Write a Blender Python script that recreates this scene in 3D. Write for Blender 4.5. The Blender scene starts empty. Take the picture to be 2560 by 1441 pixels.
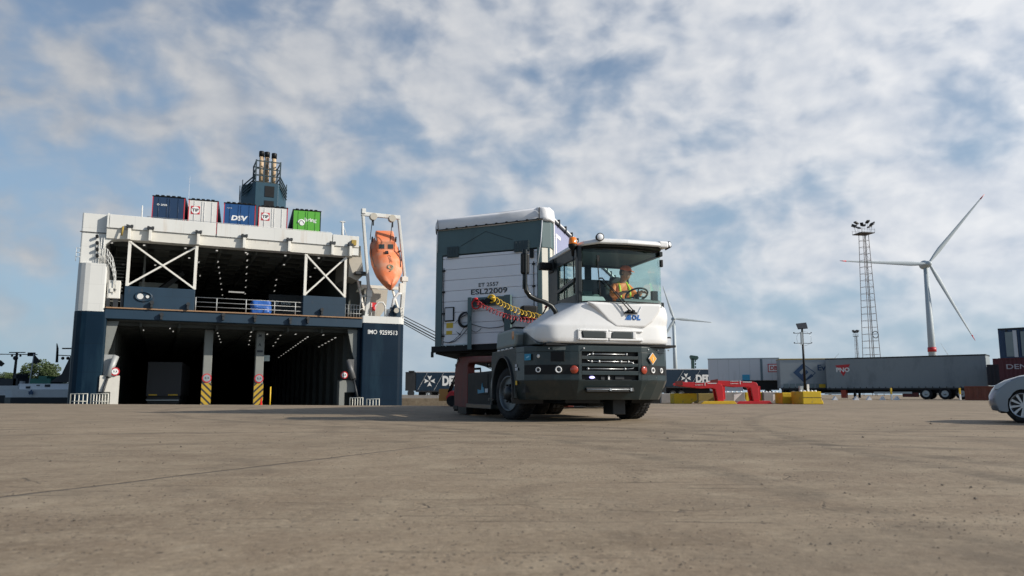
import bpy, bmesh, math, random
from mathutils import Vector, Matrix
R = math.radians
random.seed(7)
sc = bpy.context.scene
C = sc.collection

# ---------------------------------------------------------------- camera, sky, sun, exposure
CAM_H = 0.42; FPX = 1905.0; PITCH = R(7.964)
cam = bpy.data.cameras.new('camera'); cam_o = bpy.data.objects.new('camera', cam); C.objects.link(cam_o)
cam_o.location = (0, 0, CAM_H); cam_o.rotation_euler = (math.pi/2 + PITCH, 0, 0)
cam.sensor_width = 36; cam.lens = FPX/2560*36; cam.clip_start = 0.05; cam.clip_end = 9000
cam.dof.use_dof = True; cam.dof.focus_distance = 13.0; cam.dof.aperture_fstop = 4.0
sc.camera = cam_o
sc.view_settings.view_transform = 'Standard'; sc.view_settings.look = 'None'
sc.view_settings.exposure = 0.0; sc.view_settings.gamma = 1
sc.cycles.max_bounces = 8; sc.cycles.transparent_max_bounces = 16
sc.cycles.use_adaptive_sampling = True

SUN = Vector((0.965, -0.26, 0)).normalized(); ELEV = R(29)
SUN = Vector((SUN.x*math.cos(ELEV), SUN.y*math.cos(ELEV), math.sin(ELEV)))
sun = bpy.data.lights.new('sun', 'SUN'); sun.energy = 4.8; sun.angle = R(0.6); sun.color = (1.0, 0.93, 0.83)
sun_o = bpy.data.objects.new('sun', sun); C.objects.link(sun_o)
sun_o.rotation_euler = SUN.to_track_quat('Z', 'Y').to_euler(); sun_o.location = (30, -10, 40)

def new_world():
    w = bpy.data.worlds.new('World'); sc.world = w; w.use_nodes = True
    nt = w.node_tree; N = nt.nodes; L = nt.links; N.clear()
    def n(t, **k):
        x = N.new(t)
        for a, b in k.items(): setattr(x, a, b)
        return x
    def m(op, a, b=None, c=None, clamp=False):
        x = n('ShaderNodeMath', operation=op, use_clamp=clamp)
        for i, v in enumerate((a, b, c)):
            if v is None: continue
            if isinstance(v, (int, float)): x.inputs[i].default_value = v
            else: L.new(v, x.inputs[i])
        return x.outputs[0]
    sky = n('ShaderNodeTexSky', sky_type='NISHITA', sun_disc=False, sun_elevation=ELEV,
            sun_rotation=math.atan2(SUN.x, SUN.y), air_density=1.0, dust_density=1.6, ozone_density=1.4)
    tc = n('ShaderNodeTexCoord'); sep = n('ShaderNodeSeparateXYZ'); L.new(tc.outputs['Generated'], sep.inputs[0])
    X, Y, Z = sep.outputs
    az = m('MULTIPLY', m('ARCTAN2', X, Y), 57.2958); el = m('MULTIPLY', m('ARCSINE', Z), 57.2958)
    zz = m('ADD', m('MAXIMUM', Z, 0.0), 0.27)
    px = m('DIVIDE', X, zz); py = m('DIVIDE', Y, zz)
    comb = n('ShaderNodeCombineXYZ'); L.new(px, comb.inputs[0]); L.new(py, comb.inputs[1])
    def noise(sc_, det, rough, vec, lac=2.0, dist=0.0):
        t = n('ShaderNodeTexNoise'); t.inputs['Scale'].default_value = sc_; t.inputs['Detail'].default_value = det
        t.inputs['Roughness'].default_value = rough; t.inputs['Lacunarity'].default_value = lac; t.inputs['Distortion'].default_value = dist
        L.new(vec, t.inputs['Vector']); return t
    def off(vec, o, s=(1, 1, 1)):
        mp = n('ShaderNodeMapping'); mp.inputs['Location'].default_value = o; mp.inputs['Scale'].default_value = s
        L.new(vec, mp.inputs[0]); return mp.outputs[0]
    P = comb.outputs[0]
    big = noise(0.9, 3, 0.5, off(P, (3.1, 1.7, 0))).outputs[0]
    G3 = off(tc.outputs['Generated'], (0, 0, 0), (1, 1, 1.5))
    wn = noise(9, 2, .5, G3); wv = n('ShaderNodeVectorMath', operation='SCALE'); L.new(wn.outputs['Color'], wv.inputs[0]); wv.inputs['Scale'].default_value = .04
    wa = n('ShaderNodeVectorMath', operation='ADD'); L.new(G3, wa.inputs[0]); L.new(wv.outputs[0], wa.inputs[1])
    def puff(o):
        v = off(wa.outputs[0], o)
        a_ = noise(9.0, 5, 0.5, v).outputs[0]
        b_ = noise(17, 3, 0.45, off(v, (4, 1, 2))).outputs[0]
        return m('ADD', m('MULTIPLY', m('SUBTRACT', a_, 0.5), 1.0), m('MULTIPLY', m('SUBTRACT', b_, 0.5), 0.55))

    puffs = puff((0.3, .2, 0)); puff2 = puff((0.3-.012, .2, -.014))
    fine = noise(34.0, 3, 0.5, G3).outputs[0]
    # cloud cover banks and clear gaps, placed by compass direction and elevation (degrees)
    blobs = [(-33, 27, 7, 4.5, -0.260), (-28, 24, 6, 4, -0.074), (-33, 15, 9, 3.5, -0.174), (-24, 13.5, 9, 2.6, -0.161), (-36, 9, 6, 6, -0.155),
             (-25, 21, 8, 3.6, 0.220), (-10, 22, 8, 5, 0.120), (1.5, 19, 3.8, 3.0, -0.161), (5, 16.5, 4, 2.2, -0.112), (8, 24, 2.2, 2.4, -0.093),
             (-13, 14.5, 4, 2, -0.087), (16, 19.5, 3, 1.6, -0.050), (15, 11.5, 7, 2.0, -0.186), (19, 8.5, 6, 1.6, -0.037), (28, 20, 11, 7, 0.200), (9, 14.2, 5, 2, 0.220),
             (22, 26, 8, 4, 0.120), (12, 8, 5, 2.4, 0.060), (33, 13, 7, 3.5, 0.120), (-32, 6.5, 8, 1.4, -0.074), (27, 15.5, 4, 1.2, -0.074), (-3, 13.5, 7, 1.6, 0.100)]
    acc = None
    for a, e, sa, se, wgt in blobs:
        da = m('DIVIDE', m('SUBTRACT', az, a), sa); de = m('DIVIDE', m('SUBTRACT', el, e), se)
        r2 = m('ADD', m('MULTIPLY', da, da), m('MULTIPLY', de, de))
        g = m('MULTIPLY', m('EXPONENT', m('MULTIPLY', r2, -0.7)), wgt)
        acc = g if acc is None else m('ADD', acc, g)
    def dens(pf):
        d = m('ADD', m('MULTIPLY', pf, 1.35), m('MULTIPLY', m('SUBTRACT', big, 0.5), 0.55))
        d = m('ADD', d, m('MULTIPLY', m('SUBTRACT', fine, 0.5), 0.12))
        return m('ADD', m('ADD', d, acc), 0.60)
    behind = n('ShaderNodeMapRange'); L.new(m('ABSOLUTE', az), behind.inputs[0]); behind.inputs[1].default_value = 42; behind.inputs[2].default_value = 75; behind.inputs[4].default_value = -.45
    high = n('ShaderNodeMapRange'); L.new(el, high.inputs[0]); high.inputs[1].default_value = 36; high.inputs[2].default_value = 60; high.inputs[4].default_value = -.3
    acc = m('ADD', acc, m('ADD', behind.outputs[0], high.outputs[0]))
    d1 = dens(puffs); d2 = dens(puff2)
    ramp = n('ShaderNodeValToRGB'); L.new(d1, ramp.inputs[0]); cr = ramp.color_ramp
    cr.interpolation = 'EASE'
    cr.elements[0].position = 0.22; cr.elements[0].color = (0, 0, 0, 1); cr.elements[1].position = 0.78; cr.elements[1].color = (1, 1, 1, 1)
    cover = m('MULTIPLY_ADD', ramp.outputs[0], 0.82, 0.12)
    shade = m('ADD', m('MULTIPLY', m('SUBTRACT', d1, d2), 2.0), 0.5, clamp=True)
    shade = m('MULTIPLY_ADD', m('SUBTRACT', d1, 0.6), 0.35, shade, clamp=True)
    # clouds on the sun side are brighter
    side = m('MULTIPLY_ADD', az, 0.0075, 1.0)
    ccol = n('ShaderNodeMix', data_type='RGBA'); L.new(shade, ccol.inputs[0])
    ccol.inputs[6].default_value = (0.46, 0.505, 0.58, 1); ccol.inputs[7].default_value = (0.70, 0.71, 0.73, 1)
    cs = n('ShaderNodeVectorMath', operation='SCALE'); L.new(ccol.outputs[2], cs.inputs[0]); L.new(side, cs.inputs['Scale'])
    skys = n('ShaderNodeVectorMath', operation='MULTIPLY'); L.new(sky.outputs[0], skys.inputs[0]); skys.inputs[1].default_value = (0.088, 0.100, 0.112)
    lowhz = n('ShaderNodeMapRange'); L.new(el, lowhz.inputs[0]); lowhz.inputs[1].default_value = 34; lowhz.inputs[2].default_value = -1
    lowhz.inputs[3].default_value = 0.0; lowhz.inputs[4].default_value = 1.0
    hz = n('ShaderNodeMix', data_type='RGBA'); L.new(m('MULTIPLY', lowhz.outputs[0], 0.85), hz.inputs[0]); L.new(skys.outputs[0], hz.inputs[6])
    hz.inputs[7].default_value = (0.36, 0.515, 0.655, 1)
    fin = n('ShaderNodeMix', data_type='RGBA')
    fade = n('ShaderNodeMapRange'); L.new(el, fade.inputs[0]); fade.inputs[1].default_value = 0.5; fade.inputs[2].default_value = 9
    fade.inputs[3].default_value = 0.25; fade.inputs[4].default_value = 1.0
    L.new(m('MULTIPLY', cover, fade.outputs[0]), fin.inputs[0]); L.new(hz.outputs[2], fin.inputs[6]); L.new(cs.outputs[0], fin.inputs[7])
    bg = n('ShaderNodeBackground'); L.new(fin.outputs[2], bg.inputs[0]); bg.inputs[1].default_value = 1.0
    out = n('ShaderNodeOutputWorld'); L.new(bg.outputs[0], out.inputs[0])
    w.cycles.sampling_method = 'AUTOMATIC'
new_world()

# ---------------------------------------------------------------- measuring helper: where a sight line meets a plane that stands in the place
def ray(px, py):
    x = (px-1280)/FPX; u = -(py-720.5)/FPX
    return Vector((x, math.cos(PITCH)-u*math.sin(PITCH), math.sin(PITCH)+u*math.cos(PITCH)))
def at(px, py, Y):
    r = ray(px, py); return r*(Y/r.y) + Vector((0, 0, CAM_H))
class Frame:
    def __init__(s, o, deg):
        a = R(deg); s.deg = deg; s.o = Vector((o[0], o[1], 0)); s.X = Vector((math.cos(a), math.sin(a), 0)); s.Y = Vector((-math.sin(a), math.cos(a), 0))
    def pl(s, px, py, ax, v):
        r = ray(px, py); c = Vector((0, 0, CAM_H)) - s.o; A = s.X if ax == 'x' else s.Y
        t = (v - c.dot(A))/r.dot(A); d = c + r*t
        return Vector((d.dot(s.X), d.dot(s.Y), d.z))
    def w(s, x, y, z): return s.o + s.X*x + s.Y*y + Vector((0, 0, z))
    def loc(s, p):
        d = Vector(p) - s.o; return Vector((d.dot(s.X), d.dot(s.Y), p[2]))

# ---------------------------------------------------------------- object helpers
def tag(o, label=None, cat=None, group=None, kind=None):
    if label: o['label'] = label
    if cat: o['category'] = cat
    if group: o['group'] = group
    if kind: o['kind'] = kind
    return o
def empty(name, loc=(0, 0, 0), rz=0, label=None, cat=None, group=None, rx=0):
    o = bpy.data.objects.new(name, None); C.objects.link(o); o.location = loc; o.rotation_euler = (rx, 0, rz); o.empty_display_size = 0.2
    return tag(o, label, cat, group)
def kids(o): return [c for c in bpy.data.objects if c.parent == o]
def copy_tree(o, parent=None):
    c = o.copy(); C.objects.link(c); c.parent = parent
    for ch in kids(o): copy_tree(ch, c)
    return c

class MB:
    def __init__(s): s.v = []; s.f = []; s.sm = []
    def add(s, vs, fs, smooth=False):
        b = len(s.v); s.v += [tuple(v) for v in vs]; s.f += [tuple(b+i for i in f) for f in fs]; s.sm += [smooth]*len(fs); return s
    def box(s, x0, x1, y0, y1, z0, z1):
        if x0 > x1: x0, x1 = x1, x0
        if y0 > y1: y0, y1 = y1, y0
        if z0 > z1: z0, z1 = z1, z0
        return s.add([(x0,y0,z0),(x1,y0,z0),(x1,y1,z0),(x0,y1,z0),(x0,y0,z1),(x1,y0,z1),(x1,y1,z1),(x0,y1,z1)],
                     [(0,3,2,1),(4,5,6,7),(0,1,5,4),(1,2,6,5),(2,3,7,6),(3,0,4,7)])
    def obox(s, c, size, M=None):
        M = M or Matrix.Identity(3); c = Vector(c); h = Vector(size)/2
        vs = [c + M @ Vector((sx*h.x, sy*h.y, sz*h.z)) for sz in (-1,1) for sx, sy in ((-1,-1),(1,-1),(1,1),(-1,1))]
        return s.add(vs, [(0,3,2,1),(4,5,6,7),(0,1,5,4),(1,2,6,5),(2,3,7,6),(3,0,4,7)])
    def beam(s, p0, p1, w, h=None, up=(0, 0, 1)):
        p0 = Vector(p0); p1 = Vector(p1); d = p1-p0; h = h or w; L = d.length; d = d/L
        up = Vector(up)
        if abs(d.dot(up)) > .98: up = Vector((0, 1, 0))
        sx = d.cross(up).normalized(); uz = sx.cross(d)
        M = Matrix((sx, d, uz)).transposed()
        return s.obox((p0+p1)/2, (w, L, h), M)
    def tube(s, pts, r, n=8, closed=False, cap=True):
        pts = [Vector(p) for p in pts]; k = len(pts); rr = r if isinstance(r, (list, tuple)) else [r]*k
        rings = []; prev = None
        for i, p in enumerate(pts):
            a = pts[(i-1) % k] if (i > 0 or closed) else p; b = pts[(i+1) % k] if (i < k-1 or closed) else p
            d = (b-a).normalized()
            if prev is None:
                up = Vector((0, 0, 1)) if abs(d.z) < .9 else Vector((1, 0, 0)); u = d.cross(up).normalized()
            else:
                u = (prev - d*prev.dot(d)).normalized()
            prev = u; w = d.cross(u)
            rings.append([p + (u*math.cos(t)+w*math.sin(t))*rr[i] for t in [2*math.pi*j/n for j in range(n)]])
        return s.loft(rings, cap=cap and not closed, loop=closed, smooth=True)
    def cyl(s, p0, p1, r, r1=None, n=16, smooth=True):
        return s.loft([s.ringp(p0, Vector(p1)-Vector(p0), r, n), s.ringp(p1, Vector(p1)-Vector(p0), r if r1 is None else r1, n)], smooth=smooth)
    @staticmethod
    def ringp(c, d, r, n):
        d = Vector(d).normalized(); up = Vector((0, 0, 1)) if abs(d.z) < .9 else Vector((1, 0, 0)); u = d.cross(up).normalized(); w = d.cross(u); c = Vector(c)
        return [c + (u*math.cos(t)+w*math.sin(t))*r for t in [2*math.pi*j/n for j in range(n)]]
    def lathe(s, c, axis, prof, n=32, smooth=True, cap=True):           # prof: [(dist along axis, radius)]
        c = Vector(c); axis = Vector(axis).normalized()
        return s.loft([s.ringp(c+axis*a, axis, max(r, 1e-4), n) for a, r in prof], smooth=smooth, cap=cap)
    def loft(s, rings, cap=True, loop=False, smooth=False, ring_closed=True):
        n = len(rings[0]); b = len(s.v)
        for r in rings: s.v += [tuple(p) for p in r]
        K = len(rings)
        for i in range(K if loop else K-1):
            for j in range(n if ring_closed else n-1):
                a = b+i*n+j; a2 = b+i*n+(j+1) % n; i2 = (i+1) % K
                s.f.append((a, a2, b+i2*n+(j+1) % n, b+i2*n+j)); s.sm.append(smooth)
        if cap and ring_closed and not loop:
            s.f.append(tuple(b+j for j in reversed(range(n)))); s.sm.append(False)
            s.f.append(tuple(b+(K-1)*n+j for j in range(n))); s.sm.append(False)
        return s
    def prism(s, pts, ax, a0, a1):                            # polygon in the two other axes
        def mk(p, a): return (a, p[0], p[1]) if ax == 'x' else (p[0], a, p[1]) if ax == 'y' else (p[0], p[1], a)
        return s.loft([[mk(p, a0) for p in pts], [mk(p, a1) for p in pts]])
    def sph(s, c, r, n=12, m=8):
        c = Vector(c); r = r if isinstance(r, (tuple, list)) else (r, r, r)
        rings = [[c + Vector((r[0]*math.sin(t)*math.cos(p), r[1]*math.sin(t)*math.sin(p), r[2]*math.cos(t))) for p in [2*math.pi*j/n for j in range(n)]] for t in [max(.02, min(math.pi-.02, math.pi*i/m)) for i in range(m+1)]]
        return s.loft(rings, smooth=True)
    def torus(s, c, axis, R0, r, n=24, m=8, a0=0, a1=360):
        full = abs(a1-a0) >= 359; axis = Vector(axis).normalized(); c = Vector(c)
        up = Vector((0, 0, 1)) if abs(axis.z) < .9 else Vector((1, 0, 0)); u = axis.cross(up).normalized(); w = axis.cross(u)
        k = n if full else n+1
        pts = [c + (u*math.cos(R(a0+(a1-a0)*i/n)) + w*math.sin(R(a0+(a1-a0)*i/n)))*R0 for i in range(k)]
        return s.tube(pts, r, m, closed=full)
    def xf(s, M, start=0):
        s.v[start:] = [tuple(M @ Vector(v)) for v in s.v[start:]]; return s
    def build(s, name, m, parent=None, bevel=0, seg=2, weld=False, smooth=None, ang=35):
        me = bpy.data.meshes.new(name); me.from_pydata(s.v, [], s.f)
        bm = bmesh.new(); bm.from_mesh(me)
        if weld: bmesh.ops.remove_doubles(bm, verts=bm.verts, dist=1e-4)
        bmesh.ops.recalc_face_normals(bm, faces=bm.faces); bm.to_mesh(me); bm.free()
        if not weld and len(s.sm) == len(me.polygons):
            me.polygons.foreach_set('use_smooth', s.sm)
        if smooth is not None: me.polygons.foreach_set('use_smooth', [smooth]*len(me.polygons))
        me.materials.append(m); o = bpy.data.objects.new(name, me); C.objects.link(o); o.parent = parent
        if bevel:
            b = o.modifiers.new('bevel', 'BEVEL'); b.width = bevel; b.segments = seg; b.limit_method = 'ANGLE'; b.angle_limit = R(ang); b.harden_normals = False
        me.update()
        return o

def text(s, m, parent, o, U, V, w, h, name='lettering', bold=0.0, shear=0.0, lift=0.004, extrude=0.0, space=1.0):
    cu = bpy.data.curves.new(name, 'FONT'); cu.body = s; cu.size = 1; cu.offset = bold; cu.shear = shear; cu.space_character = space; cu.resolution_u = 3
    to = bpy.data.objects.new('tmp', cu); C.objects.link(to)
    bpy.context.view_layer.update()
    dg = bpy.context.evaluated_depsgraph_get(); me = bpy.data.meshes.new_from_object(to.evaluated_get(dg)); bpy.data.objects.remove(to)
    xs = [v.co.x for v in me.vertices]; ys = [v.co.y for v in me.vertices]
    x0, x1, y0, y1 = min(xs), max(xs), min(ys), max(ys); U = Vector(U).normalized(); V = Vector(V).normalized(); Nn = U.cross(V); o = Vector(o)
    for v in me.vertices:
        v.co = o + U*((v.co.x-x0)/(x1-x0)*w) + V*((v.co.y-y0)/(y1-y0)*h) + Nn*lift
    me.materials.clear(); me.materials.append(m); ob = bpy.data.objects.new(name, me); C.objects.link(ob); ob.parent = parent
    return ob

# ---------------------------------------------------------------- materials
MATS = {}
def paint(name, col, rough=0.45, metal=0.0, var=0.10, scale=2.0, bump=0.0, bscale=40, stain=None, stain_amt=0.0, stain_scale=(3, 3, 0.5), stain_thr=0.58, coat=0.0, spec=0.5, plates=None):
    if name in MATS: return MATS[name]
    m = bpy.data.materials.new(name); m.use_nodes = True; nt = m.node_tree; N = nt.nodes; L = nt.links; b = N['Principled BSDF']
    tc = N.new('ShaderNodeTexCoord'); t = N.new('ShaderNodeTexNoise'); L.new(tc.outputs['Object'], t.inputs['Vector'])
    t.inputs['Scale'].default_value = scale; t.inputs['Detail'].default_value = 6; t.inputs['Roughness'].default_value = .6
    mx = N.new('ShaderNodeMix'); mx.data_type = 'RGBA'; L.new(t.outputs[0], mx.inputs[0])
    mx.inputs[6].default_value = tuple(c*(1-var*1.6) for c in col)+(1,); mx.inputs[7].default_value = tuple(min(1, c*(1+var*1.6)) for c in col)+(1,)
    src = mx.outputs[2]
    if stain:
        mp = N.new('ShaderNodeMapping'); mp.inputs['Scale'].default_value = stain_scale; L.new(tc.outputs['Object'], mp.inputs[0])
        t2 = N.new('ShaderNodeTexNoise'); L.new(mp.outputs[0], t2.inputs['Vector']); t2.inputs['Scale'].default_value = 1.0; t2.inputs['Detail'].default_value = 7; t2.inputs['Roughness'].default_value = .65
        mr = N.new('ShaderNodeMapRange'); L.new(t2.outputs[0], mr.inputs[0]); mr.inputs[1].default_value = stain_thr; mr.inputs[2].default_value = stain_thr+.16; mr.inputs[4].default_value = stain_amt
        m2 = N.new('ShaderNodeMix'); m2.data_type = 'RGBA'; L.new(mr.outputs[0], m2.inputs[0]); L.new(src, m2.inputs[6]); m2.inputs[7].default_value = tuple(stain)+(1,); src = m2.outputs[2]
    pl_bump = None
    if plates:
        sp = N.new('ShaderNodeSeparateXYZ'); L.new(tc.outputs['Object'], sp.inputs[0]); ad = N.new('ShaderNodeMath'); ad.operation = 'ADD'; L.new(sp.outputs[0], ad.inputs[0]); L.new(sp.outputs[1], ad.inputs[1])
        cb = N.new('ShaderNodeCombineXYZ'); L.new(ad.outputs[0], cb.inputs[0]); L.new(sp.outputs[2], cb.inputs[1])
        br = N.new('ShaderNodeTexBrick'); L.new(cb.outputs[0], br.inputs['Vector']); br.inputs['Scale'].default_value = 1.0; br.inputs['Brick Width'].default_value = plates[0]; br.inputs['Row Height'].default_value = plates[1]
        br.inputs['Mortar Size'].default_value = plates[3]; br.inputs['Mortar Smooth'].default_value = .3
        br.inputs['Color1'].default_value = (1, 1, 1, 1); br.inputs['Color2'].default_value = (1-plates[2]*.5,)*3+(1,); br.inputs['Mortar'].default_value = (1-plates[2]*2.2,)*3+(1,)
        m3 = N.new('ShaderNodeMix'); m3.data_type = 'RGBA'; m3.blend_type = 'MULTIPLY'; m3.inputs[0].default_value = 1; L.new(src, m3.inputs[6]); L.new(br.outputs['Color'], m3.inputs[7]); src = m3.outputs[2]
    L.new(src, b.inputs['Base Color'])
    mr = N.new('ShaderNodeMapRange'); L.new(t.outputs[0], mr.inputs[0]); mr.inputs[3].default_value = max(0, rough-.1); mr.inputs[4].default_value = min(1, rough+.12); L.new(mr.outputs[0], b.inputs['Roughness'])
    b.inputs['Metallic'].default_value = metal; b.inputs['Specular IOR Level'].default_value = spec
    if coat: b.inputs['Coat Weight'].default_value = coat; b.inputs['Coat Roughness'].default_value = .08
    if bump:
        t3 = N.new('ShaderNodeTexNoise'); L.new(tc.outputs['Object'], t3.inputs['Vector']); t3.inputs['Scale'].default_value = bscale; t3.inputs['Detail'].default_value = 4
        bp = N.new('ShaderNodeBump'); L.new(t3.outputs[0], bp.inputs['Height']); bp.inputs['Strength'].default_value = bump; bp.inputs['Distance'].default_value = .02; L.new(bp.outputs[0], b.inputs['Normal'])
    MATS[name] = m; return m
def glass(name, tint=(0.62, 0.78, 0.74), refl=1.0, min_refl=0.04):
    m = bpy.data.materials.new(name); m.use_nodes = True; nt = m.node_tree; N = nt.nodes; L = nt.links; N.clear()
    tr = N.new('ShaderNodeBsdfTransparent'); tr.inputs[0].default_value = tint+(1,)
    gl = N.new('ShaderNodeBsdfGlossy'); gl.inputs['Roughness'].default_value = .02; gl.inputs[0].default_value = (.9, .97, .95, 1)
    lw = N.new('ShaderNodeLayerWeight'); lw.inputs[0].default_value = .5; fr = N.new('ShaderNodeMath'); fr.operation = 'POWER'; L.new(lw.outputs['Facing'], fr.inputs[0]); fr.inputs[1].default_value = 4.0
    mul = N.new('ShaderNodeMath'); mul.operation = 'MULTIPLY_ADD'; mul.use_clamp = True; L.new(fr.outputs[0], mul.inputs[0]); mul.inputs[1].default_value = refl; mul.inputs[2].default_value = min_refl
    mx = N.new('ShaderNodeMixShader'); L.new(mul.outputs[0], mx.inputs[0]); L.new(tr.outputs[0], mx.inputs[1]); L.new(gl.outputs[0], mx.inputs[2])
    o = N.new('ShaderNodeOutputMaterial'); L.new(mx.outputs[0], o.inputs[0]); return m
def emit(name, col, st):
    m = bpy.data.materials.new(name); m.use_nodes = True; b = m.node_tree.nodes['Principled BSDF']; b.inputs['Base Color'].default_value = tuple(col)+(1,)
    b.inputs['Emission Color'].default_value = tuple(col)+(1,); b.inputs['Emission Strength'].default_value = st; return m

rust = (0.23, 0.09, 0.035)
WHITE = paint('white_paint', (.76, .76, .75), .32, var=.03, coat=.3, stain=(.52, .50, .46), stain_amt=.28, stain_scale=(3, 3, 1.6), stain_thr=.52)
SHIPW = paint('ship_white', (.63, .63, .60), .5, var=.05, scale=.5, stain=(.42, .27, .14), stain_amt=.42, stain_scale=(1.6, 1.6, .16), stain_thr=.56, bump=.12, bscale=1.2, plates=(3.1, 1.3, .07, .015))
SHIPWT = paint('ship_white_rusty', (.68, .66, .60), .55, var=.08, scale=1.2, stain=rust, stain_amt=.55, stain_scale=(3, 3, .6), stain_thr=.6)
NAVY = paint('ship_navy', (.0012, .012, .027), .45, var=.18, scale=.35, stain=(.012, .035, .055), stain_amt=.5, stain_scale=(.9, .9, .14), stain_thr=.50, bump=.25, bscale=.8, spec=.18, plates=(4.2, 1.9, .16, .018))
NAVYB = paint('deck_navy', (.005, .028, .055), .55, var=.15, scale=.8, plates=(2.4, .9, .12, .012), stain=(.10, .07, .05), stain_amt=.6, stain_scale=(1.4, 1.4, .5), stain_thr=.6)
HOLD = paint('hold_grey', (.085, .092, .084), .8, var=.25, scale=.4, stain=(.05, .04, .035), stain_amt=.6, stain_scale=(.5, .5, .3))
HOLDL = paint('hold_light', (.20, .21, .195), .65, var=.12, scale=1, stain=(.16, .12, .09), stain_amt=.5, stain_scale=(2, 2, .5))
LIPB = paint('deck_edge_wood', (.30, .18, .10), .8, var=.2, scale=2)
BLACK = paint('black_plastic', (.006, .0065, .007), .5, var=.2, scale=5, spec=.3)
RUBBER = paint('tyre_rubber', (.010, .010, .011), .85, var=.25, scale=8, bump=.3, bscale=60, stain=(.07, .062, .052), stain_amt=.5, stain_scale=(5, 5, 5), stain_thr=.5)
STEEL = paint('galvanised', (.42, .45, .46), .4, .7, var=.12, scale=6)
DSTEEL = paint('dark_steel', (.028, .031, .034), .5, .2, var=.2, scale=4)
TEAL = paint('bumper_grey_green', (.012, .023, .025), .34, var=.12, scale=3, stain=(.055, .05, .042), stain_amt=.5, stain_scale=(2.5, 2.5, 3.5), stain_thr=.52, coat=.25, bump=.03, bscale=6)
CABDK = paint('cab_frame_black', (.006, .010, .011), .38, var=.15, coat=.15, spec=.35)
TGREY = paint('trailer_grey_green', (.080, .130, .136), .5, var=.1, scale=1.5, stain=(.05, .065, .065), stain_amt=.5, stain_scale=(2, 2, .6), stain_thr=.55)
TWHITE = paint('trailer_white', (.78, .78, .80), .4, var=.03, scale=2, stain=(.42, .41, .40), stain_amt=.35, stain_scale=(2, 2, .4), stain_thr=.56)
TARP = paint('tarp_white', (.74, .74, .75), .55, var=.04, scale=3, bump=.35, bscale=4, stain=(.45, .43, .40), stain_amt=.4, stain_scale=(1.5, 1.5, 3), stain_thr=.55)
PURPLE = paint('curtain_lilac', (.28, .30, .44), .5, var=.05, scale=2, bump=.2, bscale=3)
CREAM = paint('cream_and_sunlit_post', (.62, .60, .52), .5, var=.06)
REDOX = paint('oxide_red', (.14, .022, .016), .6, var=.3, scale=3, stain=(.03, .02, .018), stain_amt=.7, stain_scale=(2, 2, 1.5), stain_thr=.5)
RED = paint('signal_red', (.58, .02, .025), .42, var=.12, scale=2, stain=(.25, .03, .02), stain_amt=.4, stain_scale=(3, 3, 2), stain_thr=.55)
YELC = paint('yellow_concrete', (.62, .42, .02), .8, var=.12, scale=4, bump=.4, bscale=15, stain=(.16, .14, .09), stain_amt=.65, stain_scale=(4, 4, 3), stain_thr=.57)
CONC = paint('grey_concrete', (.27, .26, .25), .9, var=.15, scale=3, bump=.4, bscale=15, stain=(.1, .1, .09), stain_amt=.5)
ORANGE = paint('lifeboat_orange', (.78, .215, .085), .55, var=.08, scale=1.5, stain=(.66, .36, .24), stain_amt=.7, stain_scale=(.8, .8, .8), stain_thr=.48)
DECALK = paint('decal_black', (.015, .017, .02), .4, var=.05)
DECALW = paint('decal_white', (.78, .78, .76), .4, var=.03)
DECALB = paint('decal_blue', (.01, .13, .42), .4, var=.03)
DECALR = paint('decal_red', (.50, .02, .03), .4, var=.05)
DECALN = paint('decal_navy', (.02, .06, .14), .4, var=.05)
YELLOW = paint('yellow_paint', (.75, .48, .03), .45, var=.1, scale=8)
AMBER = paint('amber_lens', (.80, .22, .02), .15, var=.05, coat=.8)
REDLENS = paint('red_orange_lens', (.34, .045, .018), .12, var=.1, coat=.8)
GREYT = paint('silver_curtain', (.24, .275, .29), .5, var=.06, scale=.6, bump=.5, bscale=1.6, plates=(1.25, 9, .05, .01), stain=(.13, .15, .16), stain_amt=.5, stain_scale=(.8, .8, .3), stain_thr=.52)
LGREY = paint('light_grey_panel', (.58, .60, .63), .45, var=.04, scale=.6, stain=(.35, .36, .37), stain_amt=.4, stain_scale=(1.2, 1.2, .25))
DKBLUE = paint('trailer_navy', (.005, .022, .045), .45, var=.1, scale=.8)
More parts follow.
